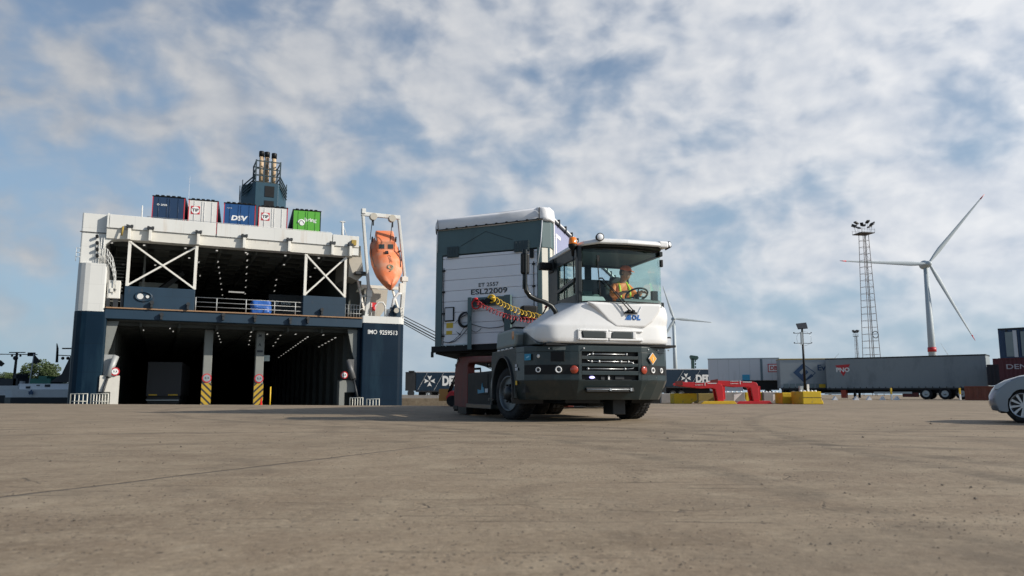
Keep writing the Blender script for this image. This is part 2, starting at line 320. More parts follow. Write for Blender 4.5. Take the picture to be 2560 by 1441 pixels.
# ---------------------------------------------------------------- ground, water
def ground_mat():
    m = bpy.data.materials.new('yard_concrete'); m.use_nodes = True; nt = m.node_tree; N = nt.nodes; L = nt.links; b = N['Principled BSDF']
    tc = N.new('ShaderNodeTexCoord'); O = tc.outputs['Object']
    def mp(sx=1, sy=1, rz=0, loc=(0, 0, 0)):
        x = N.new('ShaderNodeMapping'); x.inputs['Scale'].default_value = (sx, sy, 1); x.inputs['Rotation'].default_value = (0, 0, rz); x.inputs['Location'].default_value = loc; L.new(O, x.inputs[0]); return x.outputs[0]
    def noi(v, s, d=6, r=.6, dist=0):
        t = N.new('ShaderNodeTexNoise'); L.new(v, t.inputs['Vector']); t.inputs['Scale'].default_value = s; t.inputs['Detail'].default_value = d; t.inputs['Roughness'].default_value = r; t.inputs['Distortion'].default_value = dist; return t.outputs[0]
    def mr(v, a, bb, c=0, d=1):
        x = N.new('ShaderNodeMapRange'); L.new(v, x.inputs[0]); x.inputs[1].default_value = a; x.inputs[2].default_value = bb; x.inputs[3].default_value = c; x.inputs[4].default_value = d; return x.outputs[0]
    def ma(op, a, bb=None, c=None):
        x = N.new('ShaderNodeMath'); x.operation = op
        for i, v in enumerate((a, bb, c)):
            if v is None: continue
            if isinstance(v, (int, float)): x.inputs[i].default_value = v
            else: L.new(v, x.inputs[i])
        return x.outputs[0]
    def mix(f, A, B):
        x = N.new('ShaderNodeMix'); x.data_type = 'RGBA'; L.new(f, x.inputs[0])
        for i, v in ((6, A), (7, B)):
            if isinstance(v, tuple): x.inputs[i].default_value = v+(1,)
            else: L.new(v, x.inputs[i])
        return x.outputs[2]
    base = mix(mr(noi(mp(), .35, 5, .6, .6), .32, .68), (.178, .142, .104), (.288, .236, .176))
    base = mix(mr(noi(mp(1, 1, 0, (7, 3, 0)), 2.2, 8, .66, .4), .40, .72), base, (.335, .29, .222))
    base = mix(mr(noi(mp(.6, 2.0, .25), .9, 9, .72, .9), .52, .74, 0, .62), base, (.150, .118, .080))      # scuffed tyre streaks
    base = mix(mr(noi(mp(2.2, .6, -.45, (5, 1, 0)), .8, 8, .7, .3), .56, .78, 0, .5), base, (.14, .11, .078))
    base = mix(mr(noi(mp(1, 1, 0, (1, 9, 0)), 1.1, 6, .7, .8), .60, .72, 0, .55), base, (.40, .36, .29))          # pale worn patches
    base = mix(mr(noi(mp(1, 1, 0, (3, 3, 0)), .09, 3, .5), .45, .7, 0, .35), base, (.185, .155, .11))
    agg = noi(mp(), 85, 4, .75)
    base = mix(mr(agg, .56, .76, 0, .75), base, (.11, .095, .08)); base = mix(mr(agg, .42, .27, 0, .6), base, (.40, .37, .33))
    grain = noi(mp(1, 1, 0, (2, 2, 0)), 28, 5, .8)
    base = mix(mr(grain, .52, .66, 0, .7), base, (.15, .12, .082)); base = mix(mr(grain, .46, .34, 0, .6), base, (.40, .35, .27))
    for rz_, off_, k_ in ((.28, 1, .75), (-.32, 5, .6), (1.1, 9, .45)):       # fine scratches
        scn = noi(mp(.9, 16, rz_, (off_, 2, 0)), 1.0, 3, .55, .2)
        msk = mr(noi(mp(1, 1, 0, (off_, 6, 0)), 1.3, 3), .50, .62)
        base = mix(ma('MULTIPLY', ma('MULTIPLY', mr(scn, .625, .66), msk), k_), base, (.07, .055, .04))
    spt = N.new('ShaderNodeSeparateXYZ'); L.new(O, spt.inputs[0])
    brk = mr(noi(mp(1, 1, 0, (8, 8, 0)), 3.2, 5, .7), .40, .62)
    for cx_, cy_, rr_, w_, k_ in ((-14, 2, 17.2, .16, .30), (-14, 2, 15.3, .16, .26), (16, 30, 27.0, .2, .30), (16, 30, 25.0, .2, .26), (2, -22, 31.0, .18, .28), (2, -22, 29.1, .18, .22), (30, 4, 27.5, .15, .3)):   # old tyre tracks
        dx_ = ma('SUBTRACT', spt.outputs[0], cx_); dy_ = ma('SUBTRACT', spt.outputs[1], cy_)
        dd_ = ma('ABSOLUTE', ma('SUBTRACT', ma('SQRT', ma('ADD', ma('MULTIPLY', dx_, dx_), ma('MULTIPLY', dy_, dy_))), rr_))
        base = mix(ma('MULTIPLY', ma('MULTIPLY', mr(dd_, w_, w_*.4), brk), k_*2.2), base, (.10, .085, .065))
    # pitted zones
    vp = N.new('ShaderNodeTexVoronoi'); L.new(mp(), vp.inputs['Vector']); vp.inputs['Scale'].default_value = 26; vp.inputs['Randomness'].default_value = 1
    zone = mr(noi(mp(.8, 1.1, .2, (2, 8, 0)), .9, 6, .66), .45, .60)
    pit = ma('MULTIPLY', mr(vp.outputs['Distance'], .24, .12), zone)
    base = mix(ma('MULTIPLY', pit, .8), base, (.085, .072, .06))
    vp2 = N.new('ShaderNodeTexVoronoi'); L.new(mp(1, 1, .4), vp2.inputs['Vector']); vp2.inputs['Scale'].default_value = 5.5
    base = mix(mr(vp2.outputs['Distance'], .075, .04, 0, .85), base, (.05, .042, .036))
    base = mix(mr(noi(mp(1.2, .8, .5, (12, 3, 0)), .55, 7, .7, 1.2), .53, .66, 0, .5), base, (.135, .112, .086))
    base = mix(mr(noi(mp(.8, 1.5, -.2, (17, 5, 0)), .8, 8, .72, .8), .58, .70, 0, .45), base, (.125, .098, .072))
    # cracks
    wv = N.new('ShaderNodeVectorMath'); wv.operation = 'ADD'; nz = N.new('ShaderNodeTexNoise'); L.new(mp(), nz.inputs['Vector']); nz.inputs['Scale'].default_value = 1.6; nz.inputs['Detail'].default_value = 6
    sc_ = N.new('ShaderNodeVectorMath'); sc_.operation = 'SCALE'; L.new(nz.outputs['Color'], sc_.inputs[0]); sc_.inputs['Scale'].default_value = .7
    L.new(mp(.8, 1.0), wv.inputs[0]); L.new(sc_.outputs[0], wv.inputs[1])
    vc = N.new('ShaderNodeTexVoronoi'); vc.feature = 'DISTANCE_TO_EDGE'; L.new(wv.outputs[0], vc.inputs['Vector']); vc.inputs['Scale'].default_value = .55
    crack = ma('MULTIPLY', mr(vc.outputs['Distance'], .006, .0015), mr(noi(mp(1, 1, 0, (4, 4, 0)), .7, 3), .52, .66, 0, .6))
    # the long joint that runs from the left foreground towards the tractor
    sp = N.new('ShaderNodeSeparateXYZ'); L.new(O, sp.inputs[0])
    p0, p1 = Vector((-2.12, 3.245)), Vector((-.979, 5.763)); d = (p1-p0).normalized(); nn = Vector((-d.y, d.x))
    wob = ma('MULTIPLY_ADD', noi(mp(), 2.2, 4), .08, -.04)
    dist = ma('ABSOLUTE', ma('ADD', ma('ADD', ma('MULTIPLY', sp.outputs[0], nn.x), ma('MULTIPLY', sp.outputs[1], nn.y)), ma('ADD', wob, -(p0.dot(nn)))))
    joint = ma('MULTIPLY', mr(dist, .03, .008), mr(sp.outputs[1], 7.6, 5.2, 0, 1))
    # a second faint joint crossing far ahead
    d2 = Vector((1, -.05)).normalized(); n2 = Vector((-d2.y, d2.x))
    dist2 = ma('ABSOLUTE', ma('ADD', ma('ADD', ma('MULTIPLY', sp.outputs[0], n2.x), ma('MULTIPLY', sp.outputs[1], n2.y)), ma('ADD', wob, -9.6)))
    joint2 = mr(dist2, .03, .01, 0, .35)
    lines = ma('MAXIMUM', ma('MAXIMUM', crack, joint), joint2)
    base = mix(ma('MULTIPLY', lines, .75), base, (.07, .06, .05))
    tn = N.new('ShaderNodeMix'); tn.data_type = 'RGBA'; tn.blend_type = 'MULTIPLY'; tn.inputs[0].default_value = 1; L.new(base, tn.inputs[6]); tn.inputs[7].default_value = (.97, .905, .815, 1); base = tn.outputs[2]
    L.new(base, b.inputs['Base Color']); b.inputs['Roughness'].default_value = .82; b.inputs['Specular IOR Level'].default_value = .35
    h = ma('ADD', ma('MULTIPLY', agg, .35), ma('MULTIPLY', noi(mp(), 9, 6, .6), 1.1)); h = ma('SUBTRACT', h, ma('MULTIPLY', lines, 1.6)); h = ma('SUBTRACT', h, ma('MULTIPLY', pit, .9))
    bp = N.new('ShaderNodeBump'); L.new(h, bp.inputs['Height']); bp.inputs['Strength'].default_value = .55; bp.inputs['Distance'].default_value = .012; L.new(bp.outputs[0], b.inputs['Normal'])
    return m
GM = ground_mat()
def slab(name, pts, z0, z1, m):
    mb = MB(); mb.prism(pts, 'z', z0, z1); o = mb.build(name, m); tag(o, kind='structure'); return o
edge = [(-400, 64.0), (-60, 43.5), (-24.5, 36.6), (-2.2, 28.9), (1.2, 29.6), (3, 88), (-19.5, 88), (-60, 176), (-640, 1430), (-1200, 4000), (5000, 4000), (5000, -60), (-400, -60)]
slab('yard_ground', edge, -6.0, 0.0, GM)
slab('far_bank_ground', [(-3000, 118), (-84, 118), (-150, 262), (-1330, 3000), (-3000, 3000)], -6, .1, paint('bank_grass', (.055, .075, .03), .9, var=.3, scale=.3))
wm = bpy.data.materials.new('harbour_water'); wm.use_nodes = True; b = wm.node_tree.nodes['Principled BSDF']; b.inputs['Base Color'].default_value = (.02, .035, .04, 1); b.inputs['Roughness'].default_value = .08
t = wm.node_tree.nodes.new('ShaderNodeTexNoise'); t.inputs['Scale'].default_value = 900; t.inputs['Detail'].default_value = 4; bp = wm.node_tree.nodes.new('ShaderNodeBump'); bp.inputs['Strength'].default_value = .4; bp.inputs['Distance'].default_value = .1
wm.node_tree.links.new(t.outputs[0], bp.inputs['Height']); wm.node_tree.links.new(bp.outputs[0], b.inputs['Normal'])
mb = MB(); mb.add([(-3500, 20, -2.6), (60, 20, -2.6), (60, 4000, -2.6), (-3500, 4000, -2.6)], [(0, 1, 2, 3)]); tag(mb.build('water', wm), kind='structure')

# loose grit on the yard: nobody could count it
mb = MB(); rg = random.Random(3)
for i in range(3800):
    Yd = 1.7 + 14*rg.random()**1.8; x = (rg.random()-.5)*2*Yd*.78
    if rg.random() < .6:                                        # drifts where it collects
        k = rg.choice([(.9, 2.6, .5), (1.5, 2.5, .45), (-.3, 2.2, .4), (2.0, 3.6, .7), (-1.6, 2.9, .5), (1.3, 6, 1.5), (-3, 6, 1.6), (3.6, 9, 2), (.4, 2.1, .3)])
        x = rg.gauss(k[0], k[2]); Yd = rg.gauss(k[1], k[2]*.6)
        if Yd < 1.5: continue
    r = .0012 + .0035*rg.random()**3 + (.006 if rg.random() < .012 else 0); r *= .6+Yd*.12
    z = r*.35; vs = []
    for t_ in ((0, 0, 1), (1, 0, 0), (-.5, .87, 0), (-.5, -.87, 0), (.2, .1, -.6)):
        vs.append((x+t_[0]*r*rg.uniform(.7, 1.5), Yd+t_[1]*r*rg.uniform(.7, 1.5), z+t_[2]*r*rg.uniform(.4, .9)))
    mb.add(vs, [(0, 1, 2), (0, 2, 3), (0, 3, 1), (4, 2, 1), (4, 3, 2), (4, 1, 3)])
tag(mb.build('grit', paint('grit_dark', (.10, .085, .07), .9, var=.35, scale=30)), 'dark grit and small stones scattered over the concrete yard', 'grit', kind='stuff')

# ---------------------------------------------------------------- the ship, seen from its stern
S = Frame((-29.187, 50.4), 24.8)
ship = empty('cargo_ship', S.o, R(24.8), 'navy and white roll-on roll-off cargo ship moored stern-on with its open decks facing the quay', 'ship')
def rp(x0, x1, y0, y1, c):   # plan with chamfered stern corners
    return [(x0+c, y0), (x1-c, y0), (x1, y0+c), (x1, y1), (x0, y1), (x0, y0+c)]
def plan(x0, x1, y0, y1, cl, cr):
    a = [(x0+cl-cl*math.cos(R(t)), y0+cl-cl*math.sin(R(t))) for t in (0, 22, 45, 68, 90)] if cl else [(x0, y0)]
    b2 = [(x1-cr+cr*math.sin(R(t)), y0+cr-cr*math.cos(R(t))) for t in (0, 22, 45, 68, 90)] if cr else [(x1, y0)]
    return a + b2 + [(x1, y1), (x0, y1)]
MB().prism(plan(0, 2.0, 0, 150, .8, .12), 'z', -3.2, 5.98).build('hull', NAVY, ship)
MB().prism(plan(.02, 1.82, .02, 120, .8, .12), 'z', 5.98, 9.25).build('hull_upper', SHIPW, ship)
MB().prism(plan(.08, 1.6, .3, 120, .1, 0), 'z', 9.25, 12.7).build('corner_tower', SHIPW, ship)
mb = MB(); mb.prism(plan(19.45, 22.86, 0, 150, .12, .55), 'z', -3.2, 5.92); mb.box(19.2, 19.45, .5, 150, -3.2, 6.0); mb.box(0.2, 22.6, 148, 150, -3.2, 5.9)
mb.build('hull', NAVY, ship)
MB().prism(plan(19.42, 22.88, -.02, 60, .12, .55), 'z', 5.92, 6.46).build('bulwark', SHIPW, ship)
MB().box(19.0, 22.6, 14, 150, 6.2, 11.0).build('hull_upper', SHIPW, ship)
# inside of the holds
mb = MB(); mb.box(1.9, 19.5, .4, 118, -.9, -.6); mb.build('lower_deck', HOLD, ship)
mb = MB(); mb.box(1.9, 19.4, .62, 118, 5.45, 6.22); mb.build('main_deck', HOLD, ship)
mb = MB(); mb.box(1.7, 19.4, 1.0, 118, 11.2, 12.1); mb.build('weather_deck', HOLD, ship)
mb = MB(); mb.box(1.9, 19.5, 117, 118, -.8, 11.3); mb.box(19.0, 19.2, 2, 118, -.6, 5.6); mb.box(2.0, 2.15, 2, 118, -.6, 5.5); mb.box(18.9, 19.0, 6, 118, 6.2, 11.2); mb.box(1.84, 2.0, 6, 118, 6.2, 11.2)
for k in range(14):                                              # side frames
    y = 3+k*3.2; mb.box(2.15, 2.5, y, y+.25, -.6, 5.4); mb.box(18.7, 19.0, y, y+.25, -.6, 5.4)
mb.build('hold_wall', HOLD, ship)
mb = MB()
for k in range(24):
    y = 1.6+k*2.4; mb.box(2.0, 19.0, y, y+.16, 5.2, 5.45); mb.box(2.0, 18.9, y+.4, y+.56, 10.9, 11.2)
for x in (4, 6.5, 9, 11.5, 14, 16.5): mb.box(x, x+.14, 1.0, 60, 5.1, 5.44); mb.box(x, x+.14, 1.2, 60, 10.8, 11.19)
for i in range(5):
    for j in range(8):
        mb.box(4.6+i*2.7, 5.6+i*2.7, 2.6+j*2.4, 3.9+j*2.4, 10.86, 11.0)
mb.build('deck_beam', HOLD, ship)
# rear edge of main deck and blue end boxes of the ramps
MB().box(1.86, 19.43, 0, .6, 5.52, 6.22).build('ramp_hinge_beam', NAVYB, ship, bevel=.03)
MB().box(1.9, 19.4, -.1, .62, 6.22, 6.30).build('deck_edge', LIPB, ship)
for x0, x1 in ((2.95, 7.42), (14.92, 18.12)):
    MB().box(x0, x1, .04, .5, 6.30, 7.8).build('ramp_end', NAVYB, ship, bevel=.03)
mb = MB(); mb.torus((4.15, 0.02, 7.12), (0, 1, 0), .40, .07, 20, 8); mb.xf(Matrix.Translation((4.15, 0, 7.12)) @ Matrix.Diagonal((1.25, 1, .8, 1)) @ Matrix.Translation((-4.15, 0, -7.12)))
mb.build('fairlead', NAVYB, ship)
mb = MB(); mb.cyl((3.95, 0.0, 7.12), (3.95, -.02, 7.12), .20, n=16); mb.cyl((4.4, 0.0, 7.12), (4.4, -.02, 7.12), .11, n=16); mb.build('fairlead_opening', paint('pale_opening', (.6, .6, .58), .6), ship)
# crossed braces
def brace(x0, x1, z0=7.8, z1=10.95):
    mb = MB(); w = .2
    mb.box(x0, x0+w, .05, .25, z0, z1); mb.box(x1-w, x1, .05, .25, z0, z1)
    mb.beam((x0+.1, .13, z1-.05), (x1-.1, .13, z0+.05), .12, .2, up=(0, 1, 0)); mb.beam((x0+.1, .17, z0+.05), (x1-.1, .17, z1-.05), .12, .2, up=(0, 1, 0))
    mb.build('cross_brace', SHIPWT, ship, bevel=.01)
brace(2.98, 7.46); brace(14.93, 18.13)
# parapet over the upper opening
mb = MB()
for x0, x1, z1 in ((1.6, 1.72, 12.72), (1.75, 8.55, 12.66), (8.62, 16.88, 12.68), (16.93, 18.95, 12.6)): mb.box(x0, x1, -.22, .3, 11.72, z1)
mb.build('parapet', SHIPW, ship, bevel=.02)
mb = MB(); mb.prism([(-.12, 11.70), (-.02, 11.02), (.9, 11.02), (.9, 11.70)], 'x', 1.62, 18.6); mb.build('parapet_skirt', SHIPWT, ship)
mb = MB(); mb.prism([(1.55, 10.0), (1.62, 10.6), (1.95, 10.93), (2.6, 11.02), (1.5, 11.02)], 'y', .1, .9); mb.build('parapet_skirt', SHIPW, ship)
MB().box(.0, 1.62, .25, .32, 11.36, 11.42).build('seam', paint('seam_dark', (.08, .08, .08), .7), ship)
for x in (3.015, 4.32, 7.41, 10.51, 13.7, 16.9, 18.28):
    o = MB().box(x-.1, x+.1, -.45, -.12, 10.98, 11.78).build('parapet_bracket', SHIPWT, ship, bevel=.02)
    mb = MB(); mb.box(x-.2, x+.2, -.5, -.2, 11.78, 11.95); mb.cyl((x-.22, -.35, 11.92), (x-.07, -.35, 11.92), .1, n=10); mb.cyl((x+.07, -.35, 11.92), (x+.22, -.35, 11.92), .1, n=10); mb.build('hook', DSTEEL, o)
mb = MB(); mb.cyl((2.55, -.35, 11.2), (2.62, -.35, 11.85), .06); mb.build('wire_guide', paint('dull_yellow', (.35, .24, .04), .6, var=.3), ship); mb = MB(); mb.box(18.35, 18.7, -.45, -.22, 11.85, 12.25); mb.build('lamp_housing', MATS['dull_yellow'], ship)
for x, z in ((4.7, 6.35), (7.0, 6.35), (5.36, 5.56), (9.37, 5.7), (11.53, 5.65), (14.02, 5.6), (15.3, 5.7), (16.3, 6.4)):
    mb = MB(); mb.box(x-.07, x+.07, -.3, .0, z, z+.22); mb.cyl((x, -.3, z+.36), (x, 0.02, z+.36), .13, n=12); mb.box(x-.06, x+.06, -.2, 0, z+.1, z+.36); mb.build('ramp_hook', DSTEEL, ship)
# rail across the upper opening
mb = MB()
for z in (6.62, 6.95, 7.28): mb.tube([(7.45, .2, z), (14.9, .2, z-.02)], .022, 6)
for x in (7.5, 8.9, 10.9, 12.9, 14.4): mb.tube([(x, .2, 6.3), (x, .2, 7.28)], .04, 6)
for x0 in (18.15,):
    for z in (6.62, 6.95, 7.28): mb.tube([(x0, .25, z), (19.4, .25, z)], .022, 6)
    for k in range(6): mb.tube([(x0+.22*k, .25, 6.3), (x0+.22*k, .25, 7.28)], .022, 6)
mb.build('railing', paint('rail_grey', (.42, .43, .42), .5, .2), ship)
# pillars with warning stripes
def stripe_mat():
    m = bpy.data.materials.new('warning_stripes'); m.use_nodes = True; nt = m.node_tree; N = nt.nodes; L = nt.links; b = N['Principled BSDF']; tc = N.new('ShaderNodeTexCoord'); sp = N.new('ShaderNodeSeparateXYZ'); L.new(tc.outputs['Object'], sp.inputs[0])
    ab = N.new('ShaderNodeMath'); ab.operation = 'ADD'; L.new(sp.outputs[0], ab.inputs[0]); L.new(sp.outputs[2], ab.inputs[1])
    a2 = N.new('ShaderNodeMath'); a2.operation = 'MULTIPLY'; L.new(ab.outputs[0], a2.inputs[0]); a2.inputs[1].default_value = 2.1
    fr = N.new('ShaderNodeMath'); fr.operation = 'FRACT'; L.new(a2.outputs[0], fr.inputs[0]); gt = N.new('ShaderNodeMath'); gt.operation = 'GREATER_THAN'; L.new(fr.outputs[0], gt.inputs[0]); gt.inputs[1].default_value = .62
    mx = N.new('ShaderNodeMix'); mx.data_type = 'RGBA'; L.new(gt.outputs[0], mx.inputs[0]); mx.inputs[6].default_value = (.42, .27, .02, 1); mx.inputs[7].default_value = (.02, .02, .02, 1); L.new(mx.outputs[2], b.inputs['Base Color']); b.inputs['Roughness'].default_value = .6; return m
SM = stripe_mat()
for i, x in enumerate((8.34, 12.0)):
    p = MB().box(x, x+.6, 2.6, 3.3, -.6, 5.2).build('pillar', HOLDL, ship, bevel=.04)
    o = MB().box(0, .68, 0, .1, -.0, 1.75).build('warning_panel', SM, p); o.location = (x-.04, 2.48, -.5)
    if i: 
        o.scale = (-1, 1, 1); o.location.x = x+.64
    mb = MB(); mb.cyl((x+.3, 2.58, 1.62), (x+.3, 2.50, 1.62), .33, n=24); sg = mb.build('clearance_sign', DECALR, p)
    mb = MB(); mb.cyl((x+.3, 2.50, 1.62), (x+.3, 2.48, 1.62), .255, n=24); mb.build('sign_face', STEEL, sg)
    text('3,5', DECALK, sg, (x+.14, 2.476, 1.54), (1, 0, 0), (0, 0, 1), .32, .16, 'sign_number', .02)
text('M', DECALK, ship, (12.15, 2.59, 4.75), (1, 0, 0), (0, 0, 1), .2, .22, 'pillar_letter', .03); text('A', DECALK, ship, (12.15, 2.59, 4.05), (1, 0, 0), (0, 0, 1), .22, .24, 'pillar_letter', .03)
MB().box(12.08, 12.5, 2.56, 2.6, 3.6, 3.75).build('lamp_slot', DECALK, ship)
MB().box(12.75, 13.2, 4.0, 4.05, 3.0, 3.45).build('notice_board', paint('notice', (.5, .58, .55), .5), ship)
# hydraulic rams and housings either side of the lower opening
def ram(x, sgn, mm):
    mb = MB(); mb.prism([(x, 5.4), (x+sgn*.75, 5.4), (x+sgn*.35, 3.6), (x, 2.6)], 'y', .55, .75); mb.build('ram_bracket', HOLDL, ship)
    mb = MB(); mb.prism([(x, 3.1), (x+sgn*.7, 3.1), (x+sgn*.2, 1.5), (x, 1.5)], 'y', .45, .6); mb.build('ram_bracket', mm, ship)
    c = MB().cyl((x+sgn*.75, .1, 3.0), (x+sgn*.35, -.15, 1.6), .2, n=14).build('hydraulic_ram', mm, ship)
    MB().cyl((x+sgn*.35, -.15, 1.6), (x-sgn*.05, -.4, -.3), .08, n=10).build('piston_rod', DSTEEL, c)
ram(1.98, 1, paint('ram_grey', (.36, .37, .36), .5, .2)); ram(19.2, -1, paint('ram_dark', (.12, .12, .12), .5, .2))
mb = MB(); mb.prism([(1.86, 1.68), (3.02, 1.68), (3.02, -.6), (2.55, -.6), (2.55, .6), (1.86, .6)], 'y', -.12, .7); mb.build('door_jamb', paint('jamb_white', (.60, .58, .52), .6, var=.06, stain=rust, stain_amt=.3, stain_scale=(2, 2, 1)), ship)
mb = MB(); mb.prism([(18.0, 1.5), (19.2, 1.5), (19.2, .6), (18.4, .6), (18.4, -.6), (18.0, -.6)], 'y', .8, 1.6); mb.build('door_jamb', HOLDL, ship)
for x, y, z in ((2.75, -.2, 1.95), (18.3, .6, 1.9)):
    mb = MB(); mb.cyl((x, y, z), (x, y-.04, z), .28, n=20); q = mb.build('clearance_sign', DECALR, ship); MB().cyl((x, y-.04, z), (x, y-.06, z), .2, n=20).build('sign_face', DECALW, q)
    text('3,5', DECALK, q, (x-.12, y-.064, z-.07), (1, 0, 0), (0, 0, 1), .25, .13, 'sign_number', .02)
# vents, ladder rails and cabinet on the left tower
mb = MB()
for k in range(4):
    z = 9.75+k*.44; mb.cyl((1.15-.03*k, .2, z), (1.15-.03*k, -.02, z+.05), .1, n=12)
mb.build('vent', BLACK, ship)
mb = MB()
for z in (9.6, 9.9, 10.2): mb.tube([(-.1, .1, z), (.15, .0, z)], .02, 6)
mb.tube([(-.1, .1, 9.3), (-.1, .1, 10.25)], .02, 6)
for x in (1.35, 1.5): mb.tube([(x, .0, 9.3), (x-.0, .0, 11.0)], .03, 6)
pts = [(1.3, -.05, 10.25), (1.75, -.05, 10.25), (2.1, -.05, 9.7), (2.35, -.05, 8.7), (2.4, -.05, 8.0)]
for dz in (0, -.35, -.7): mb.tube([(a, b_, c+dz) for a, b_, c in pts], .022, 6)
for i in range(4):
    for t_ in (0, .33, .66):
        p = Vector(pts[i]).lerp(Vector(pts[i+1]), t_); mb.tube([p, p-Vector((0, 0, .95))], .022, 6)
mb.build('ladder_rail', SHIPW, ship)
mb = MB(); mb.box(1.95, 2.7, .1, .9, 6.9, 8.15); mb.box(2.05, 2.3, .0, .1, 7.3, 7.6); mb.build('winch_cabinet', SHIPWT, ship, bevel=.06)
mb = MB(); mb.box(1.9, 2.1, .1, .5, 6.3, 6.9); mb.box(2.3, 2.6, .2, .6, 6.3, 6.9); mb.sph((2.35, .1, 7.5), .1); mb.box(2.75, 2.9, .2, .4, 6.3, 7.2); mb.build('cabinet_foot', DSTEEL, ship)
mb = MB()
for k in range(14): mb.box(1.9, 2.7, 2+k*.25, 2.12+k*.25, 6.9+k*.28, 6.95+k*.28)
mb.build('stairway', HOLDL, ship)
MB().box(2.9, 3.05, 4, 4.2, 6.3, 10.9).build('post', HOLDL, ship); MB().box(3.9, 4.05, 5, 5.2, 6.3, 10.9).build('post', HOLDL, ship); MB().box(3.6, 6.4, 8.0, 8.2, 6.3, 9.2).build('partition', HOLDL, ship)
mb = MB(); mb.beam((4.5, 3, 7.4), (6.6, 4.5, 9.6), .35); mb.build('loading_arm', BLACK, ship)
# lamps under the decks
LAMP = emit('deck_lamp', (1.0, .96, .88), .38)
LAX = Frame((0, 0), 19.5)
def lamp_row(px0, py0, px1, py1, n, Z, s=1.0):
    out = []
    for i in range(n):
        px_ = px0+(px1-px0)*(i/(max(1, n-1)))**1.0; py_ = py0+(py1-py0)*(i/(max(1, n-1)))
        r = ray(px_, py_); t_ = (Z-CAM_H)/r.z; out.append(r*t_+Vector((0, 0, CAM_H)))
    return out
rows = [(847, 813, 808, 838, 4, 5.05, 1), (765, 811, 739, 836, 4, 5.05, 1), (769, 843, 697, 894, 13, 4.8, 1), (838, 845, 725, 908, 15, 4.8, 1), (886, 854, 777, 896, 12, 4.8, 1), (680, 812, 668, 836, 3, 5.05, 1),
        (701, 839, 683, 865, 4, 5.05, 1), (628, 831, 622, 862, 4, 5.05, 1), (544, 833, 552, 856, 4, 5.05, 1), (515, 805, 526, 822, 3, 5.05, 1), (298, 790, 359, 826, 5, 5.05, 1), (401, 800, 433, 829, 5, 5.05, 1),
        (545, 655, 556, 738, 7, 10.75, 1), (619, 635, 613, 735, 7, 10.75, 1), (497, 656, 500, 690, 2, 10.75, 1), (691, 700, 686, 728, 3, 10.75, 1)]
singles = [(278, 602, 10.9), (360, 608, 10.9), (465, 615, 10.9), (544, 622, 10.9), (618, 627, 10.9), (718, 634, 10.9), (802, 641, 10.9), (473, 645, 10.75), (308, 661, 10.75), (388, 663, 10.75), (710, 662, 10.75), (788, 670, 10.75), (776, 692, 10.75), (855, 674, 10.75)]
for i, rw in enumerate(rows):
    for p in lamp_row(*rw[:6]):
        q = S.loc(p)
        if q.y > 115: continue
        if q.y < .5: continue
        yl = max(q.y, .75); L_ = .28 if rw[5] > 6 else .22
        MB().box(q.x-.035, q.x+.035, yl-L_, yl+L_, q.z-.025, q.z+.02).build('ceiling_lamp', LAMP, ship)
for px_, py_, z in singles:
    q = S.loc(lamp_row(px_, py_, px_, py_, 1, z)[0]); yl = max(q.y, 1.0)
    MB().box(q.x-.07, q.x+.07, yl-.05, yl+.05, z-.05, z+.02).build('ceiling_lamp', LAMP, ship)
q = S.pl(591, 731, 'y', 18); MB().box(q.x-.7, q.x+.7, 17.9, 18, q.z-.06, q.z+.06).build('ceiling_lamp', LAMP, ship)
# hull number, stern deck fittings
text('IMO', DECALW, ship, (19.9, 0, 5.06), (1, 0, 0), (0, 0, 1), .72, .33, 'hull_number', .008, lift=.012); text('9259513', DECALW, ship, (20.82, 0, 5.04), (1, 0, 0), (0, 0, 1), 1.42, .34, 'hull_number', .008, lift=.012)
MB().box(19.45, 22.5, .1, 20, 6.3, 6.4).build('stern_deck', paint('deck_green', (.10, .13, .11), .7), ship)
BEIGE = paint('deckhouse_beige', (.42, .39, .33), .6, var=.06, stain=(.25, .2, .15), stain_amt=.3)
mb = MB(); mb.prism([(20.1, 8.9), (22.0, 8.9), (21.9, 7.4), (21.2, 6.4), (20.1, 6.4)], 'y', 2.2, 4.5); mb.build('deckhouse', BEIGE, ship)
mb = MB(); mb.box(19.0, 20.0, 3, 9, 6.4, 9.6); mb.box(19.4, 21.8, 4.6, 9, 8.9, 9.5); mb.build('deckhouse_recess', HOLD, ship)
mb = MB(); mb.prism([(18.5, 11.0), (19.4, 11.8), (19.7, 9.8), (19.2, 9.3), (18.5, 9.6)], 'y', 1.0, 6.0); mb.build('side_house', BEIGE, ship)
mb = MB(); mb.box(18.45, 18.95, -.2, .6, 11.1, 11.66); mb.build('platform', SHIPW, ship)
mb = MB(); mb.torus((22.05, .25, 6.95), (1, 0, 0), .36, .17, 20, 8); mb.cyl((21.7, .25, 6.95), (22.4, .25, 6.95), .3, n=18); mb.box(21.6, 22.5, 0.0, .5, 6.46, 6.8); mb.build('winch', NAVYB, ship)
mb = MB(); mb.cyl((22.05, -.15, 6.95), (22.05, -.3, 6.95), .2, n=18); mb.build('winch_hub', BEIGE, ship)
mb = MB(); mb.tube([(21.75, .2, 6.9), (21.95, .2, 7.9), (22.3, .2, 8.35), (22.6, .2, 8.4)], .11, 8); mb.build('swan_neck_vent', WHITE, ship)
mb = MB(); mb.tube([(20.5, .3, 6.46), (20.5, .3, 7.3), (20.75, .3, 7.6), (21.1, .3, 7.6), (21.3, .3, 7.3), (21.3, .3, 6.46)], .07, 8); mb.tube([(20.2, .3, 6.46), (20.2, .3, 7.5)], .04, 6); mb.box(21.45, 21.6, .3, .5, 6.46, 7.1); mb.build('roller_guard', SHIPW, ship)
